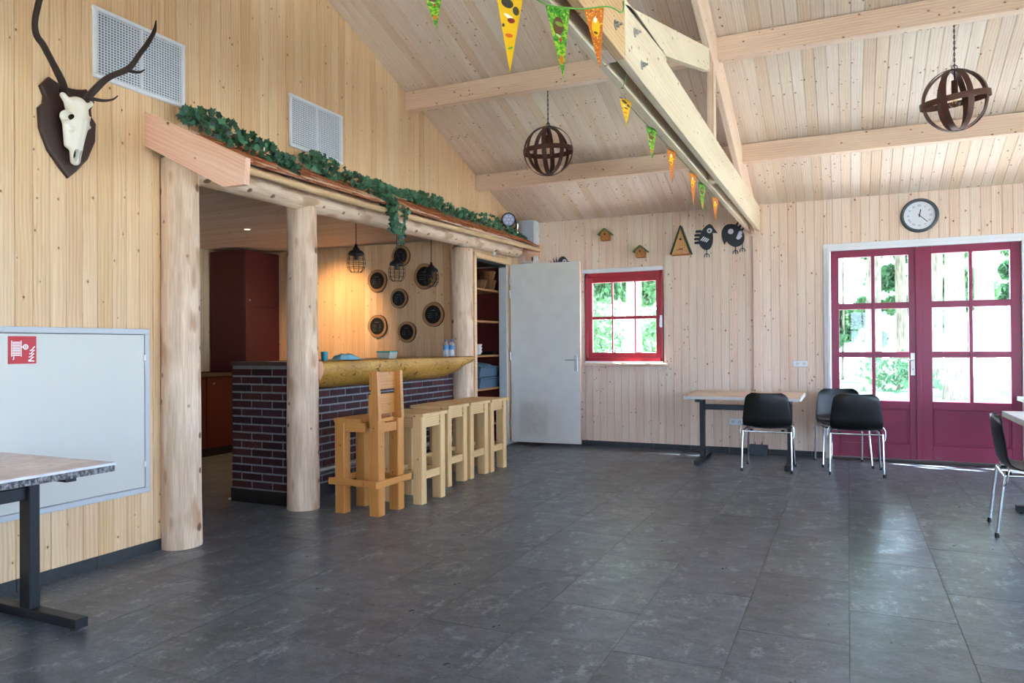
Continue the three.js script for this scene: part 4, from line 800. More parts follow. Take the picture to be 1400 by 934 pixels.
// ------------------------------------------------------------------ back wall fittings
{
  const Z = ZB + 0.001;
  const hm = std('#c9925e', 0.7, { map: pineMap }), green = std('#4f7a45', 0.6), dgreen = std('#2f4a34', 0.6);
  const house = (label, x, y) => {
    const b = thing('birdhouse', label, 'birdhouse', [x, y, Z], 0, 'small birdhouses');
    const w = 0.11, d = 0.1;
    part(b, 'box', extrude([[-w / 2, 0], [w / 2, 0], [w / 2, 0.085], [0, 0.135], [-w / 2, 0.085]], d), hm);
    for (const s of [-1, 1]) part(b, 'roof_board', bar(V(s * 0.086, 0.068, d / 2 + 0.012), V(0, 0.145, d / 2 + 0.012), d + 0.03, 0.012, V(s * 0.6, 0.8, 0), 0.002), green);
    part(b, 'entrance_hole', cyl(0.013, 0.013, 0.004, 16).rotateX(Math.PI / 2).translate(0, 0.075, d), black);
  };
  house('small wooden birdhouse with a green roof, higher of the two above the window', -2.765, 2.6);
  house('small wooden birdhouse with a green roof, lower of the two above the window', -2.315, 2.36);
  const a = thing('birdhouse', 'tall triangular birdhouse with dark green sides beside the black birds', 'birdhouse', [-1.82, 2.375, Z]);
  part(a, 'front', extrude([[-0.105, 0], [0.105, 0], [0, 0.31]], 0.09), std('#e6c49a', 0.65, { map: pineMap }));
  for (const s of [-1, 1]) part(a, 'side_board', bar(V(s * 0.122, -0.005, 0.055), V(0, 0.335, 0.055), 0.11, 0.014, V(s, 0.34, 0), 0.002), dgreen);
  part(a, 'base_board', wbox(0, -0.008, 0.05, 0.23, 0.012, 0.1, 'x', 0.002), hm);
  part(a, 'entrance_hole', cyl(0.014, 0.014, 0.004, 16).rotateX(Math.PI / 2).translate(0, 0.175, 0.09), black);
  part(a, 'slot', wbox(0.005, 0.055, 0.091, 0.05, 0.01, 0.003, 'x', 0), black);
  // black bird cut-outs; drawn in cm around their middle
  const navy = std('#1c2530', 0.55), bw = std('#dfe2ea', 0.6);
  const cut = (pts, dep = 0.012) => extrude(pts.map(([x, y]) => [x / 100, y / 100]), dep);
  const foot = (p, x, y, s = 1) => part(p, 'leg', merge([tube([V(x, y, 0.006), V(x, y - 0.055 * s, 0.006)], 0.005, 1, 6), tube([V(x - 0.03, y - 0.095 * s, 0.006), V(x - 0.022, y - 0.062 * s, 0.006), V(x, y - 0.055 * s, 0.006), V(x + 0.022, y - 0.062 * s, 0.006), V(x + 0.03, y - 0.095 * s, 0.006)], 0.005, 14, 6), tube([V(x, y - 0.055 * s, 0.006), V(x, y - 0.095 * s, 0.006)], 0.005, 1, 6)]), navy);
  const b1 = thing('bird_cutout', 'black wooden bird cut-out looking right, with feathers at its left side', 'wall ornament', [-1.525, 2.555, Z], 0, 'black bird cut-outs');
  { const s = new THREE.Shape(); s.moveTo(0.03, 0.165); s.quadraticCurveTo(0.065, 0.16, 0.085, 0.11); s.lineTo(0.13, 0.05); s.lineTo(0.07, 0.055); s.quadraticCurveTo(0.085, -0.06, 0.045, -0.12); s.quadraticCurveTo(0, -0.17, -0.055, -0.12); s.quadraticCurveTo(-0.11, -0.06, -0.085, 0.02); s.quadraticCurveTo(-0.05, 0.13, 0.03, 0.165); part(b1, 'body', new THREE.ExtrudeGeometry(s, { depth: 0.012, bevelEnabled: false, curveSegments: 14 }), navy); }
  for (const [x, y] of [[-0.1, 0.085], [-0.115, 0.04], [-0.118, -0.005], [-0.115, -0.05]]) part(b1, 'feather', new THREE.CapsuleGeometry(0.015, 0.045, 4, 10).rotateZ(Math.PI / 2).scale(1, 1, 0.4).translate(x + 0.005, y, 0.006), navy);
  part(b1, 'eye_ring', cyl(0.03, 0.03, 0.003, 24).rotateX(Math.PI / 2).translate(0.035, 0.085, 0.0135), bw); part(b1, 'pupil', cyl(0.012, 0.012, 0.003, 16).rotateX(Math.PI / 2).translate(0.033, 0.083, 0.0155), navy);
  for (let k = 0; k < 4; k++) part(b1, 'wing_stripe', new THREE.CapsuleGeometry(0.007, 0.05 - k * 0.004, 4, 8).rotateZ(-0.75 + 0.0).scale(1, 1, 0.3).translate(-0.05 + k * 0.02, -0.005 - k * 0.009, 0.0125), bw);
  foot(b1, 0, -0.135);
  const b2 = thing('bird_cutout', 'plump black wooden bird cut-out with its beak pointing down-left', 'wall ornament', [-1.215, 2.55, Z], 0, 'black bird cut-outs');
  { const s = new THREE.Shape(); s.moveTo(-0.06, 0.15); s.quadraticCurveTo(0.03, 0.16, 0.08, 0.09); s.quadraticCurveTo(0.15, 0.01, 0.11, -0.08); s.quadraticCurveTo(0.07, -0.13, 0, -0.12); s.quadraticCurveTo(-0.06, -0.09, -0.08, -0.05); s.lineTo(-0.105, -0.09); s.quadraticCurveTo(-0.15, 0.02, -0.13, 0.08); s.quadraticCurveTo(-0.11, 0.14, -0.06, 0.15); part(b2, 'body', new THREE.ExtrudeGeometry(s, { depth: 0.012, bevelEnabled: false, curveSegments: 14 }), navy); }
  for (const [x, y, r] of [[0.05, 0.16, -0.5], [0.085, 0.13, -0.65], [0.115, 0.09, -0.85]]) part(b2, 'feather', new THREE.ConeGeometry(0.02, 0.1, 10).rotateZ(r).scale(1, 1, 0.35).translate(x, y, 0.006), navy);
  part(b2, 'eye', cyl(0.032, 0.032, 0.003, 24).rotateX(Math.PI / 2).translate(-0.03, 0.062, 0.0135), std('#d9cfe0', 0.6));
  part(b2, 'wing_patch', cut([[3, -3], [6.5, 5], [9, 5.5], [10.5, 3], [9, 1], [10, -1], [8, -3.5], [5, -5]], 0.003).translate(0, 0.008, 0.012), std('#d9d2e6', 0.6));
  foot(b2, 0.02, -0.11); foot(b2, 0.1, -0.09);
  const b3 = thing('bird_cutout', 'black wooden bird cut-out peeping over the open closet door', 'wall ornament', [-3.38, 2.32, Z], 0, 'black bird cut-outs');
  part(b3, 'body', extrude(ellipsePts(0.02, 0, 0.075, 0.12, 28), 0.012), navy);
  part(b3, 'beak', cut([[8.5, 6], [14.5, 4], [8, 2.5]]), navy);
  for (const [x, y, r] of [[-0.13, 0.05, 0.55], [-0.1, 0.08, 0.35], [-0.07, 0.09, 0.1]]) part(b3, 'feather', new THREE.ConeGeometry(0.02, 0.13, 10).rotateZ(r).scale(1, 1, 0.35).translate(x, y - 0.02, 0.006), navy);
  part(b3, 'eye_ring', cyl(0.026, 0.026, 0.003, 24).rotateX(Math.PI / 2).translate(0.045, 0.055, 0.0135), bw); part(b3, 'pupil', cyl(0.011, 0.011, 0.003, 16).rotateX(Math.PI / 2).translate(0.045, 0.055, 0.0155), navy);
  // clock
  const face = canvasTex(512, 512, (c) => {
    c.fillStyle = '#e4e8f2'; c.fillRect(0, 0, 512, 512); c.fillStyle = '#3a4048'; c.textAlign = 'center'; c.textBaseline = 'middle'; c.font = '44px serif';
    const num = ['XII', 'I', 'II', 'III', 'IV', 'V', 'VI', 'VII', 'VIII', 'IX', 'X', 'XI'];
    for (let k = 0; k < 12; k++) { c.save(); c.translate(256, 256); c.rotate((k / 12) * Math.PI * 2); c.fillText(num[k], 0, -180); c.restore(); }
    for (let k = 0; k < 60; k++) { c.save(); c.translate(256, 256); c.rotate((k / 60) * Math.PI * 2); c.fillRect(-1.5, -232, 3, k % 5 ? 8 : 14); c.restore(); }
  });
  const ck = thing('wall_clock', 'round wall clock with a grey rim and roman numerals', 'clock', [0.706, 2.645, Z]);
  part(ck, 'rim', lathe([[0.148, 0.012], [0.15, 0.03], [0.16, 0.042], [0.175, 0.036], [0.182, 0.016], [0.182, 0]], 48).rotateX(Math.PI / 2), std('#4a535c', 0.4));
  part(ck, 'dial', new THREE.CircleGeometry(0.152, 40).translate(0, 0, 0.012), std('#ffffff', 0.5, { map: face }));
  const hand = (name, len, w, ang) => part(ck, name, wbox(0, len / 2 - 0.02, 0, w, len, 0.002, 'y', 0), black).applyMatrix4(new THREE.Matrix4().makeRotationZ(-ang).setPosition(0, 0, 0.017 + w * 0.2));
  hand('hour_hand', 0.085, 0.01, R(11)); hand('minute_hand', 0.125, 0.007, R(134));
  part(ck, 'hub', cyl(0.008, 0.008, 0.01, 14).rotateX(Math.PI / 2).translate(0, 0, 0.02), black);
  // sockets and cable box
  const sock = (label, x, y, w, h) => { const s = thing('wall_socket', label, 'socket', [x, y, Z], 0); part(s, 'plate', wbox(0, 0, 0.008, w, h, 0.016, 'x', 0.004), paintWhite); const nn = Math.round(w / h); for (let k = 0; k < nn; k++) { const px = (k - (nn - 1) / 2) * h; part(s, 'socket_well', cyl(0.02, 0.02, 0.004, 18).rotateX(Math.PI / 2).translate(px, 0, 0.0155), greyWhite); } };
  sock('white light switch plate next to the double doors', -0.49, 1.055, 0.15, 0.07);
  sock('white double socket under the table by the back wall', -1.2, 0.37, 0.17, 0.075);
  const cb = thing('cable_box', 'dark grey floor box with two cables at the back wall skirting', 'box', [-0.95, 0, ZB + 0.06]);
  part(cb, 'body', wbox(0, 0.06, 0, 0.2, 0.12, 0.09, 'x', 0.006), std('#3c4650', 0.5));
  for (const x of [-0.04, 0.035]) part(cb, 'cable', tube([V(x, 0.11, -0.03), V(x, 0.26, -0.045), V(x, 0.41, -0.045)], 0.006, 8, 6), std('#5a4a3c', 0.6));
  // loudspeaker and stage lamp in the corner above the canopy
  const sp = thing('wall_speaker', 'light grey box loudspeaker in the corner above the canopy', 'loudspeaker', [-3.8, 2.61, ZB + 0.11], 0.25);
  part(sp, 'cabinet', prism([[-0.13, -0.09], [0.13, -0.09], [0.1, 0.07], [0.05, 0.092], [-0.05, 0.092], [-0.1, 0.07]], 0, 0.3), std('#d2d5dc', 0.5));
  part(sp, 'grille', wbox(0, 0.15, 0.1, 0.17, 0.28, 0.012, 'y', 0.005), std('#a9b1c0', 0.6));
  part(sp, 'cable', tube([V(-0.1, 0.27, 0.1), V(-0.12, 0.18, 0.105), V(-0.1, 0.06, 0.11)], 0.004, 10, 6), black);
  part(sp, 'bracket', wbox(0, 0.15, -0.095, 0.05, 0.08, 0.02, 'y', 0.003), darkMetal);
  const st = thing('stage_lamp', 'black stage spotlight with a bluish lens on top of the canopy', 'spotlight', [-3.86, 2.86, -8.35]);
  part(st, 'housing', lathe([[0.0, -0.14], [0.05, -0.135], [0.078, -0.1], [0.085, 0], [0.09, 0.03], [0.078, 0.03], [0.07, 0.02]], 28).rotateX(Math.PI / 2).rotateY(0.5), black);
  part(st, 'lens', cyl(0.075, 0.075, 0.008, 28).rotateX(Math.PI / 2).rotateY(0.5).translate(0.011, 0, 0.02), std('#a8b4e0', 0.15));
  const led = []; for (let k = 0; k < 7; k++) { const a = (k / 6) * Math.PI * 2, q = k < 6 ? 0.045 : 0; led.push(cyl(0.018, 0.018, 0.006, 14).rotateX(Math.PI / 2).translate(Math.cos(a) * q, Math.sin(a) * q, 0.005)); }
  part(st, 'led_cluster', merge(led).rotateY(0.5).translate(0.012, 0, 0.022), std('#d6dcf6', 0.1));
  part(st, 'yoke', tube([V(-0.1, 0, 0), V(-0.1, -0.1, 0), V(0, -0.12, 0), V(0.1, -0.1, 0), V(0.1, 0, 0)], 0.009, 24, 6), black);
  const sn = thing('sensor', 'tiny white sensor fixed under the log beam near the closet', 'sensor', [-3.89, 2.375, -8.0]);
  part(sn, 'body', wbox(0, 0.02, 0, 0.03, 0.05, 0.05, 'y', 0.005), white); part(sn, 'lens', new THREE.SphereGeometry(0.01, 10, 8).translate(0.015, 0.01, 0), lightGrey);
}

// ------------------------------------------------------------------ globe lamps
{
  const Rg = 0.232;
  const make = (label, x, y, z, tilt) => {
    const t = thing('globe_lamp', label, 'lamp', [x, y, z], 0, 'globe lamps under the roof');
    const top = roofY(z) - y - 0.01;
    const ch = []; const n = Math.floor((top - Rg - 0.02) / 0.022);
    for (let k = 0; k < n; k++) ch.push(new THREE.TorusGeometry(0.0085, 0.0022, 5, 10).scale(0.75, 1.5, 1).rotateY(k % 2 ? Math.PI / 2 : 0).translate(0, Rg + 0.03 + k * 0.022, 0));
    part(t, 'chain', merge(ch), darkMetal);
    part(t, 'cable', tube([V(0, Rg, 0), V(0, top, 0)], 0.003, 1, 6), black);
    part(t, 'hook', new THREE.TorusGeometry(0.018, 0.003, 6, 16).translate(0, Rg + 0.018, 0), darkMetal);
    const g = new THREE.Group(); g.name = 'ring_cage'; g.rotation.set(tilt[0], tilt[1], tilt[2]); t.add(g);
    const band = (w) => lathe([[Rg - 0.004, -w / 2], [Rg, -w / 2], [Rg, w / 2], [Rg - 0.004, w / 2], [Rg - 0.004, -w / 2]], 64);
    for (let k = 0; k < 4; k++) { const b = part(g, 'ring', band(0.044), rust); b.rotation.set(Math.PI / 2, 0, (k * Math.PI) / 4 + 0.2); b.rotation.order = 'ZXY'; b.scale.setScalar(1 - k * 0.012); b.rotation.set(Math.PI / 2, 0, 0); b.matrixAutoUpdate = false; b.matrix.makeRotationY((k * Math.PI) / 4 + 0.2).multiply(new THREE.Matrix4().makeRotationX(Math.PI / 2)).scale(V(1 - k * 0.014, 1 - k * 0.014, 1 - k * 0.014)); }
    part(g, 'ring', band(0.044), rust).scale.setScalar(1.015);
    part(t, 'socket', cyl(0.022, 0.022, 0.1, 18).translate(0, 0.1, 0), rust); part(t, 'stem', cyl(0.005, 0.005, 0.09, 8).translate(0, Rg - 0.045, 0), darkMetal);
    const b = part(t, 'bulb', lathe([[0.014, 0.05], [0.018, 0.035], [0.038, 0], [0.04, -0.02], [0.03, -0.045], [0, -0.056]], 24), bulbGlass);
    part(b, 'filament', tube([V(-0.01, 0.04, 0), V(-0.016, -0.025, 0), V(-0.005, 0.02, 0.008), V(0.005, -0.025, 0), V(0.016, 0.02, 0), V(0.01, 0.04, 0)], 0.0015, 24, 5), brass);
  };
  make('rusty metal globe lamp hanging on a chain between the ivy wall and the truss', -2.555, 3.115, -6.43, [0.06, 0, 0.02]);
  make('rusty metal globe lamp hanging on a chain above the double doors', 0.75, 3.112, -6.43, [0.12, 0.15, 0.12]);
}

// ------------------------------------------------------------------ bunting
function pennantTex(kind) {
  return canvasTex(128, 384, (c, w, h) => {
    const base = { green: ['#4f9a2e', '#2f7d1f', '#a8c83a', '#7fb83a'], yellow: ['#f2bc1c', '#f7c92e', '#e8a818', '#f2bc1c'], orange: ['#d8742a', '#f0a030', '#b85a28', '#f4c860'] }[kind];
    c.fillStyle = base[0]; c.fillRect(0, 0, w, h);
    const n = kind === 'yellow' ? 14 : 260;
    for (let k = 0; k < n; k++) { c.fillStyle = pick(base); c.beginPath(); c.ellipse(rnd() * w, rnd() * h, kind === 'green' ? rr(4, 8) : rr(3, 6), kind === 'green' ? rr(10, 26) : rr(3, 7), rnd() * 3, 0, 7); c.fill(); }
    const blob = (col, x, y, a, b, r = 0) => { c.fillStyle = col; c.beginPath(); c.ellipse(x, y, a, b, r, 0, 7); c.fill(); };
    if (kind === 'yellow') { blob('#8a4fb0', 18, 8, 16, 12); blob('#3a352c', 52, 46, 30, 20, 0.5); blob('#4a443a', 92, 84, 14, 22, -0.3); blob('#f4efe2', 58, 108, 26, 8, 0.6); blob('#8c2a1e', 70, 128, 18, 12, 0.4); blob('#3a352c', 34, 150, 6, 9); blob('#e2622a', 60, 200, 18, 10, 0.2); blob('#5a9a3a', 66, 262, 12, 5, -0.4); }
    if (kind === 'green') { blob('#6b4630', 60, 96, 28, 50, 0.1); blob('#7f9a3a', 66, 84, 22, 12, 0.3); blob('#cfc7b4', 58, 146, 14, 6, 0.4); blob('#c84a34', 68, 168, 8, 12); blob('#d8752e', 64, 280, 10, 26); }
    if (kind === 'orange') { blob('#f2c11e', 64, 116, 26, 58); blob('#f4ead0', 64, 70, 12, 18); blob('#7a3a1e', 60, 150, 14, 8, 0.5); }
  });
}
{
  const mats = {}; for (const k of ['green', 'yellow', 'orange']) mats[k] = std('#ffffff', 0.35, { map: pennantTex(k), side: THREE.DoubleSide });
  // pennant: top edge from a to b, tip at c (thin film, slightly bowed)
  const pennant = (p, a, b, c, kind, bow = 0.012) => {
    const n = 8, P = [], U = [], I = [], nor = new THREE.Vector3().crossVectors(b.clone().sub(a), c.clone().sub(a)).normalize();
    for (let side = 0; side < 2; side++) for (let i = 0; i <= n; i++) for (let j = 0; j <= 2; j++) {
      const t = i / n, L = a.clone().lerp(c, t), Q = b.clone().lerp(c, t), q = L.lerp(Q, j / 2).addScaledVector(nor, bow * Math.sin(t * 3 + 0.6) * (j === 1 ? 1 : 0.5) + (side ? -0.0006 : 0.0006));
      P.push(q.x, q.y, q.z); U.push(lerp(0.5, j / 2, 1 - t), 1 - t);
    }
    for (let side = 0; side < 2; side++) for (let i = 0; i < n; i++) for (let j = 0; j < 2; j++) { const k = side * 3 * (n + 1) + i * 3 + j; side ? I.push(k, k + 1, k + 3, k + 1, k + 4, k + 3) : I.push(k, k + 3, k + 1, k + 1, k + 3, k + 4); }
    const g = new THREE.BufferGeometry(); g.setAttribute('position', new THREE.Float32BufferAttribute(P, 3)); g.setAttribute('uv', new THREE.Float32BufferAttribute(U, 2)); g.setIndex(I); g.computeVertexNormals();
    part(p, 'pennant', g, mats[kind]);
  };
  const cord = std('#6fae4a', 0.6);
  const b1 = thing('bunting', 'string of large printed pennants hanging off the middle of the truss', 'bunting', [0, 0, 0], 0, 'party bunting');
  part(b1, 'string', tube([V(-1.75, 2.6, -1.95), V(-1.315, 2.518, -2.137), V(-1.243, 2.518, -2.172), V(-1.166, 2.583, -2.427), V(-1.073, 2.582, -2.469), V(-1.0, 2.536, -2.503), V(-0.92, 2.522, -2.54), V(-0.871, 2.519, -2.563), V(-0.805, 2.527, -2.593), V(-0.84, 2.66, -2.95), V(-0.903, 2.83, -3.21)], 0.003, 60, 6), cord);
  pennant(b1, V(-1.315, 2.516, -2.139), V(-1.243, 2.515, -2.172), V(-1.265, 2.361, -2.163), 'green');
  pennant(b1, V(-1.166, 2.58, -2.427), V(-1.073, 2.58, -2.469), V(-1.122, 2.284, -2.449), 'yellow');
  pennant(b1, V(-1.0, 2.533, -2.503), V(-0.92, 2.519, -2.54), V(-0.944, 2.261, -2.531), 'green');
  pennant(b1, V(-0.871, 2.516, -2.563), V(-0.805, 2.524, -2.593), V(-0.821, 2.295, -2.587), 'orange', 0.004);
  const b2 = thing('bunting', 'string of small printed pennants running along the tie beam to the wall', 'bunting', [0, 0, 0], 0, 'party bunting');
  const X = -1.07, list = [[-3.83, 2.6, 'yellow', 0.14], [-4.4, 2.6, 'green', 0.2], [-4.95, 2.6, 'orange', 0.23], [-5.7, 2.6, 'orange', 0.24], [-6.1, 2.6, 'green', 0.25], [-6.75, 2.6, 'orange', 0.22]];
  part(b2, 'string', tube([V(-0.907, 2.83, -3.21), V(-0.95, 2.6, -3.4), V(X, 2.605, -3.8), V(X, 2.59, -4.7), V(X, 2.6, -5.6), V(X, 2.59, -6.3), V(X, 2.6, -6.9), V(-0.9, 2.66, -7.2)], 0.0025, 60, 5), cord);
  for (const [z, y, k, L] of list) pennant(b2, V(X - 0.02, y, z + 0.055), V(X + 0.02, y, z - 0.05), V(X, y - L, z), k, 0.006);
}

// ------------------------------------------------------------------ ivy
{
  const leafGeo = () => {
    const o = [[0, -0.5], [0.18, -0.34], [0.5, -0.3], [0.34, -0.02], [0.42, 0.22], [0.16, 0.2], [0, 0.55], [-0.16, 0.2], [-0.42, 0.22], [-0.34, -0.02], [-0.5, -0.3], [-0.18, -0.34]];
    const P = [], I = []; P.push(0, -0.05, 0.06); for (const [x, y] of o) P.push(x, y, -0.12 * Math.abs(x) - 0.06 * y * y); for (let i = 0; i < 12; i++) I.push(0, 1 + i, 1 + ((i + 1) % 12));
    const g = new THREE.BufferGeometry(); g.setAttribute('position', new THREE.Float32BufferAttribute(P, 3)); g.setAttribute('uv', new THREE.Float32BufferAttribute(new Array(26).fill(0.5), 2)); g.setIndex(I); g.computeVertexNormals(); return g;
  };
  const lg = leafGeo();
  const greens = ['#2e5c3c', '#24492f', '#3a6e50', '#1f4030', '#4a7f60', '#2a5a48'].map((c) => std(c, 0.45, { side: THREE.DoubleSide }));
  const garland = (label, path, nParts, nStuff, size, rad) => {
    const t = thing('ivy_garland', label, 'ivy', [0, 0, 0], 0, 'artificial ivy on the canopy');
    const c = new THREE.CatmullRomCurve3(path.map((p) => V(p[0], p[1], p[2])), false, 'centripetal');
    part(t, 'stem', new THREE.TubeGeometry(c, 60, 0.004, 5), std('#3a3a26', 0.8));
    const rOf = (s) => { const k = s * (path.length - 1), i = Math.min(path.length - 2, Math.floor(k)); return lerp(path[i][3] ?? rad, path[i + 1][3] ?? rad, k - i); };
    const mats = [], stuff = [];
    for (let k = 0; k < nParts + nStuff; k++) {
      const s = rnd(), p = c.getPoint(s), r = rOf(s), a = rnd() * Math.PI * 2, q = Math.sqrt(rnd()) * r;
      p.add(V(Math.cos(a) * q * 0.75, Math.sin(a) * q * 0.8 + 0.2 * r, rr(-0.04, 0.04)));
      p.x = Math.max(p.x, XL + 0.03);
      const sc = size * rr(0.65, 1.25), m = new THREE.Matrix4().compose(p, new THREE.Quaternion().setFromEuler(new THREE.Euler(rr(-1.1, 0.4), R(45) + rr(-1.0, 1.0), rr(-3, 3))), V(sc, sc, sc));
      if (k < nParts) { const l = part(t, 'leaf', lg, pick(greens)); l.matrixAutoUpdate = false; l.matrix.copy(m); } else stuff.push([lg.clone().applyMatrix4(m)]);
    }
    if (stuff.length) { const groups = [[], [], []]; stuff.forEach(([g], i) => groups[i % 3].push(g)); groups.forEach((gs, i) => { const m = part(t, 'foliage', merge(gs), greens[i * 2]); m.userData.kind = 'stuff'; }); }
  };
  garland('bushy dark green ivy spray just behind the pinkish sloping board', [[-3.88, 2.79, -3.42, 0.05], [-3.86, 2.77, -3.62, 0.1], [-3.85, 2.73, -3.85, 0.09], [-3.84, 2.7, -4.05, 0.09], [-3.8, 2.65, -4.25, 0.08], [-3.72, 2.57, -4.28, 0.05]], 170, 60, 0.06, 0.08);
  garland('dense green ivy spray below the second wall grille, trailing over the log beam', [[-3.87, 2.76, -4.58, 0.06], [-3.86, 2.75, -4.72, 0.11], [-3.85, 2.72, -4.95, 0.09], [-3.84, 2.7, -5.2, 0.1], [-3.78, 2.66, -5.42, 0.09], [-3.66, 2.56, -5.4, 0.08], [-3.6, 2.47, -5.38, 0.08], [-3.59, 2.38, -5.4, 0.06], [-3.6, 2.28, -5.42, 0.05]], 200, 240, 0.05, 0.09);
  garland('thin pale ivy tendril dangling by the middle cage lamp', [[-3.64, 2.53, -5.62, 0.06], [-3.61, 2.48, -5.6, 0.05], [-3.61, 2.36, -5.56, 0.008], [-3.61, 2.24, -5.53, 0.04], [-3.61, 2.17, -5.52, 0.035]], 60, 0, 0.042, 0.04);
  garland('long low ivy trail on the canopy shingles towards the speaker', [[-3.93, 2.79, -5.55, 0.02], [-3.93, 2.77, -5.95, 0.04], [-3.9, 2.76, -6.2, 0.07], [-3.88, 2.76, -6.5, 0.1], [-3.87, 2.72, -6.9, 0.09], [-3.86, 2.71, -7.3, 0.1], [-3.85, 2.72, -7.8, 0.12], [-3.84, 2.69, -8.2, 0.1], [-3.8, 2.66, -8.5, 0.06], [-3.75, 2.63, -8.68, 0.03]], 120, 620, 0.05, 0.09);
}

// ------------------------------------------------------------------ tables and chairs
function tFootTable(name, label, cx, cz, len, dep, turn, topMat, edgeMat, inset = 0.16) {
  const t = thing(name, label, 'table', [cx, 0, cz], turn), H = 0.75;
  part(t, 'top', wbox(0, H - 0.008, 0, len, 0.016, dep, 'x', 0.002), topMat);
  const g = prism(rect(len + 0.004, dep + 0.004, 0.012), H - 0.04, H - 0.012); part(t, 'top_edge', g, edgeMat);
  for (const s of [-1, 1]) {
    const x = s * (len / 2 - inset);
    part(t, 'foot', wbox(x, 0.035, 0, 0.06, 0.045, dep * 0.86, 'z', 0.003), darkMetal);
    for (const q of [-1, 1]) part(t, 'glide', cyl(0.018, 0.02, 0.0125, 14).translate(x, 0.00625, q * dep * 0.38), black);
    part(t, 'column', wbox(x, 0.37, 0, 0.05, 0.63, 0.08, 'y', 0.004), darkMetal);
    part(t, 'top_support', wbox(x, H - 0.06, 0, 0.05, 0.038, dep * 0.7, 'z', 0.003), darkMetal);
  }
  part(t, 'stretcher', wbox(0, 0.6, 0, len - inset * 2 - 0.05, 0.06, 0.03, 'x', 0.003), darkMetal);
  return t;
}
const topTex = dataTex(512, 512, (u, v, o) => { const a = vn(u * 8, v * 8, 8, 8), b = vn(u * 40, v * 24, 40, 24, 1), l = 1 - smooth(Math.abs(Math.sin((a * 3 + b * 0.5) * Math.PI)), 0, 0.1), x = 242 + (b - 0.5) * 18 + (a - 0.5) * 20 - l * 24; o[0] = x; o[1] = x * 0.985; o[2] = x * 0.99; }, true, [1, 1]);
const edgeTex = dataTex(512, 128, (u, v, o) => { const a = vn(u * 60, v * 20, 60, 20), b = vn(u * 160, v * 50, 160, 50, 1), x = 128 + (a - 0.5) * 130 + (b - 0.5) * 90; o[0] = x; o[1] = x * 0.99; o[2] = x; }, true, [2, 4]);
const topMat = std('#f8faff', 0.9, { map: topTex }), edgeMat = std('#d8d4d4', 0.6, { map: edgeTex });
const woodTop = std('#e8d8c8', 0.4, { map: pineKnotty });
tFootTable('rustic_table', 'table with whitish top and rough grey edge before the hose cabinet', -3.545, -1.56, 1.58, 0.86, Math.PI / 2, topMat, edgeMat, 0.13);
tFootTable('side_table', 'small pale table on dark feet against the back wall', -1.01, -8.2, 1.16, 0.86, 0, woodTop, std('#cfcac6', 0.5), 0.13);
tFootTable('dining_table', 'light table top pulled up to the lone black chair', 1.49, -6.03, 1.45, 0.82, Math.PI / 2, topMat, std('#d8dccb', 0.5));
tFootTable('dining_table', 'light table top standing by the right leaf of the double doors', 1.91, -8.05, 1.2, 0.8, Math.PI / 2, topMat, std('#d8dccb', 0.5));

function shellChair() {
  const prof = new THREE.CatmullRomCurve3([V(0, 0.79, -0.245), V(0, 0.7, -0.24), V(0, 0.58, -0.222), V(0, 0.5, -0.205), V(0, 0.455, -0.175), V(0, 0.43, -0.12), V(0, 0.424, -0.03), V(0, 0.432, 0.08), V(0, 0.436, 0.16), V(0, 0.415, 0.21)], false, 'centripetal');
  const n = 34, m = 16, grid = [];
  for (let i = 0; i <= n; i++) {
    const t = i / n, p = prof.getPointAt(t), tan = prof.getTangentAt(t), nor = V(0, tan.z, -tan.y).normalize();   // towards the sitter
    let hw = lerp(0.205, 0.236, smooth(t, 0, 0.42)); if (t < 0.1) hw *= Math.sqrt(1 - Math.pow(1 - t / 0.1, 2.6) * 0.5); if (t > 0.93) hw *= Math.sqrt(1 - Math.pow((t - 0.93) / 0.07, 2.4) * 0.5);
    if (nor.z < 0 && t < 0.3) nor.negate();
    const bend = lerp(0.045, 0.018, smooth(t, 0.2, 0.75)), row = [];
    for (let j = 0; j <= m; j++) { const s = (j / m) * 2 - 1; const q = p.clone().addScaledVector(nor, bend * s * s); q.x = s * hw; row.push([q, nor.clone()]); }
    grid.push(row);
  }
  // top edge is rounded by pulling the outer columns of the first rows down
  const P = [], I = [], w = m + 1;
  for (const side of [1, -1]) for (const row of grid) for (const [q, nn] of row) { const p = q.clone().addScaledVector(nn, side * 0.0035); P.push(p.x, p.y, p.z); }
  const N1 = (n + 1) * w;
  for (let i = 0; i < n; i++) for (let j = 0; j < m; j++) { const a = i * w + j; I.push(a, a + w, a + 1, a + 1, a + w, a + w + 1); const b = a + N1; I.push(b, b + 1, b + w, b + 1, b + w + 1, b + w); }
  for (let j = 0; j < m; j++) { I.push(j, j + 1, j + N1, j + 1, j + 1 + N1, j + N1); const a = n * w + j; I.push(a, a + N1, a + 1, a + 1, a + N1, a + 1 + N1); }
  for (let i = 0; i < n; i++) { const a = i * w; I.push(a, a + N1, a + w, a + w, a + N1, a + w + N1); const b = a + m; I.push(b, b + w, b + N1, b + w, b + w + N1, b + N1); }
  const g = new THREE.BufferGeometry(); g.setAttribute('position', new THREE.Float32BufferAttribute(P, 3)); g.setIndex(I); g.computeVertexNormals();
  return g;
}
const shell = shellChair();
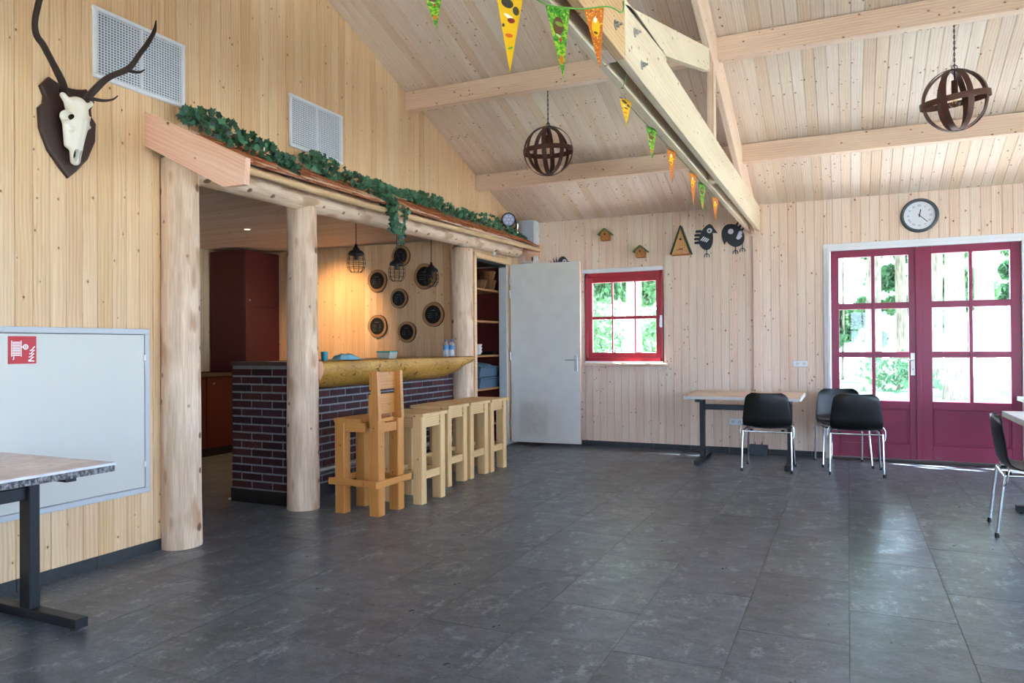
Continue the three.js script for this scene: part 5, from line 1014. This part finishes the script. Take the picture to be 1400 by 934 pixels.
function chair(label, x, z, turn) {
  const c = thing('shell_chair', label, 'chair', [x, 0, z], turn, 'black shell chairs');
  part(c, 'seat_shell', shell, blackShell);
  for (const s of [-1, 1]) {
    part(c, 'rear_leg', tube([V(s * 0.238, 0.012, -0.235), V(s * 0.235, 0.2, -0.215), V(s * 0.23, 0.405, -0.19)], 0.0105, 12, 10), chrome);
    part(c, 'front_leg', tube([V(s * 0.235, 0.012, 0.235), V(s * 0.225, 0.22, 0.205), V(s * 0.215, 0.41, 0.17)], 0.0105, 12, 10), chrome);
    part(c, 'side_rail', tube([V(s * 0.23, 0.405, -0.19), V(s * 0.222, 0.412, 0), V(s * 0.215, 0.41, 0.17)], 0.0095, 12, 8), chrome);
    part(c, 'link_hook', tube([V(s * 0.236, 0.34, -0.2), V(s * 0.252, 0.36, -0.18), V(s * 0.252, 0.44, -0.17), V(s * 0.232, 0.47, -0.17)], 0.005, 14, 6), chrome);
    for (const q of [-1, 1]) { part(c, 'foot_cap', cyl(0.0125, 0.0135, 0.03, 12).translate(s * 0.238, 0.015, q * 0.237), black); part(c, 'spacer', wbox(s * 0.15, 0.413, q * 0.16, 0.03, 0.02, 0.03, 'y', 0.004), black); }
  }
  part(c, 'cross_bar', tube([V(-0.23, 0.4, -0.19), V(0.23, 0.4, -0.19)], 0.009, 1, 10), chrome);
  part(c, 'cross_bar', tube([V(-0.215, 0.405, 0.17), V(0.215, 0.405, 0.17)], 0.009, 1, 10), chrome);
  return c;
}
chair('black shell chair pushed up to the small table at the back wall', -0.75, -7.96, Math.PI);
chair('black shell chair standing in front of the double doors, its back to the room', 0.06, -8.06, Math.PI + 0.03);
chair('black shell chair facing the room between the wall and the doors', -0.06, -8.54, 0.2);
chair('black shell chair seen from the side at the light dining table', 1.13, -5.94, Math.PI / 2 - 0.06);
{
  const p = thing('paper_scrap', 'tiny white paper scrap on the floor by the brick bar end', 'scrap', [-4.74, 0, -4.63]);
  part(p, 'paper', new THREE.IcosahedronGeometry(0.014, 1).scale(1, 0.8, 1.2).translate(0, 0.011, 0), white); part(p, 'fold', wbox(0.006, 0.012, 0.01, 0.02, 0.01, 0.006, 'x', 0.001), white);
}

// ------------------------------------------------------------------ outdoors: ground and woodland
{
  const g = new THREE.CircleGeometry(70, 48).rotateX(-Math.PI / 2), uv = g.attributes.uv, ps = g.attributes.position; for (let i = 0; i < uv.count; i++) uv.setXY(i, ps.getX(i), ps.getZ(i));
  const gr = single('ground', g, std('#ffffff', 0.95, { map: groundMap }), 'sandy woodland ground outside the doors', 'ground', undefined, 'structure'); gr.position.set(0, -0.11, -5);
  const bark = std('#dcd4c6', 0.9, { map: barkMap });
  const leaf = new THREE.BufferGeometry(); leaf.setAttribute('position', new THREE.Float32BufferAttribute([0, -0.5, 0, 0.3, 0, 0.08, 0, 0.5, 0, -0.3, 0, 0.08], 3)); leaf.setIndex([0, 1, 2, 0, 2, 3]); leaf.computeVertexNormals();
  const lmats = ['#6c9c64', '#5c8c5c', '#80ac70'].map((c) => phys({ color: c, roughness: 1, transmission: 0.4, thickness: 0, side: THREE.DoubleSide }));
  const crown = (p, list, n, size, mi) => {
    const im = new THREE.InstancedMesh(leaf, lmats[mi % 3], n), m = new THREE.Matrix4(); im.name = 'foliage'; im.userData.kind = 'stuff'; im.castShadow = im.receiveShadow = true;
    for (let k = 0; k < n; k++) {
      const [cx, cy, cz, r] = list[k % list.length], d = V(rr(-1, 1), rr(-1, 1), rr(-1, 1)).normalize().multiplyScalar(r * Math.pow(rnd(), 0.4)), s = size * rr(0.6, 1.3);
      m.compose(V(cx + d.x, cy + d.y * 0.75, cz + d.z), new THREE.Quaternion().setFromEuler(new THREE.Euler(rnd() * 6, rnd() * 6, rnd() * 6)), V(s, s, s)); im.setMatrixAt(k, m);
    }
    p.add(im);
  };
  const tree = (label, x, z, r, h, n, mi) => {
    const t = thing('tree', label, 'tree', [x, -0.11, z], 0, 'trees behind the lodge');
    const lean = rr(-0.03, 0.03);
    part(t, 'trunk', taperTube([V(0, 0, 0), V(lean * h * 0.3, h * 0.3, 0), V(lean * h * 0.7, h * 0.7, 0.1), V(lean * h, h, 0)], (k) => r * (1.25 - 0.25 * Math.min(1, k * 12)) * (1 - 0.6 * k), 24, 14, 0.03), bark);
    const list = []; for (let k = 0; k < 26; k++) list.push([rr(-4.5, 4.5), h * rr(0.5, 1.1), rr(-4.5, 4.5), rr(1.3, 2.4)]);  // crowns spread wide to shade the wood behind
    crown(t, list, n * 2, 0.42, mi);
  };
  tree('thick pale beech trunk seen through the right door leaf', 2.4, -20.9, 0.25, 13, 5000, 0);
  tree('bright slim tree trunk nearest the doors', 2.42, -16.6, 0.18, 12, 4000, 1);
  tree('thin tree trunk beside the thick beech trunk', 2.4, -26, 0.22, 13, 4000, 2);
  tree('tree trunk behind the left door leaf', 0.75, -27, 0.26, 14, 5000, 0);
  tree('tree seen through the small red window', -5.3, -19.5, 0.24, 12, 5000, 1);
  tree('tree trunk just beside the door middle', 1.75, -29, 0.2, 14, 5000, 2);
  [[-9, -20, 'added shade tree left of the small window view'], [-15, -18, 'added shade tree standing far left behind the lodge'], [-3.4, -24, 'added shade tree between the window and door views'], [-10, -30, 'added background shade tree behind the window shrubs'], [-2, -38, 'added background shade tree behind the left door leaf'], [5.5, -24, 'added shade tree right of the door view'], [8, -36, 'added background shade tree right of the door trunks'], [-18, -28, 'added background shade tree at the far left of the wood']].forEach(([x, z, l], i) => tree(l, x, z, 0.28, 14, 5000, i));  // extra trees added to keep the sun off the woodland foliage
  const bush = (label, x, z, w, h, n, mi) => { const t = thing('woodland_shrub', label, 'shrub', [x, -0.11, z], 0, 'shrubs at the wood edge'); part(t, 'stem', taperTube([V(0, 0, 0), V(0.05, h * 0.35, 0), V(0, h * 0.7, 0.05)], (k) => 0.06 * (1 - 0.7 * k), 8, 8), bark); const list = []; for (let k = 0; k < 22; k++) list.push([rr(-w / 2, w / 2), h * rr(0.12, 0.95), rr(-1.2, 1.2), rr(0.4, 0.85)]); crown(t, list, n, n > 9000 ? 0.34 : 0.2, mi); };
  bush('leafy shrub mass behind the left door leaf', -0.2, -31, 11, 10, 16000, 0);
  bush('leafy shrub mass behind the door trunks', 4.2, -33, 12, 11, 16000, 1);
  bush('leafy shrub mass right of the door trunks', 8.5, -29, 11, 10, 16000, 2);
  bush('leafy shrub left of the doors view', -5, -32, 11, 11, 16000, 1);
  bush('tall leafy shrub in the small window view', -8.5, -25, 10, 9, 16000, 0);
  bush('low leafy shrub in the small window view', -6.4, -22, 3.5, 2.6, 3000, 2);
  bush('low bush near the sandy path', 1.3, -24, 1.3, 0.9, 700, 1);
  bush('far leafy shrub left of the small window view', -13, -29, 11, 11, 16000, 2);
}

renderer.render(scene, camera);
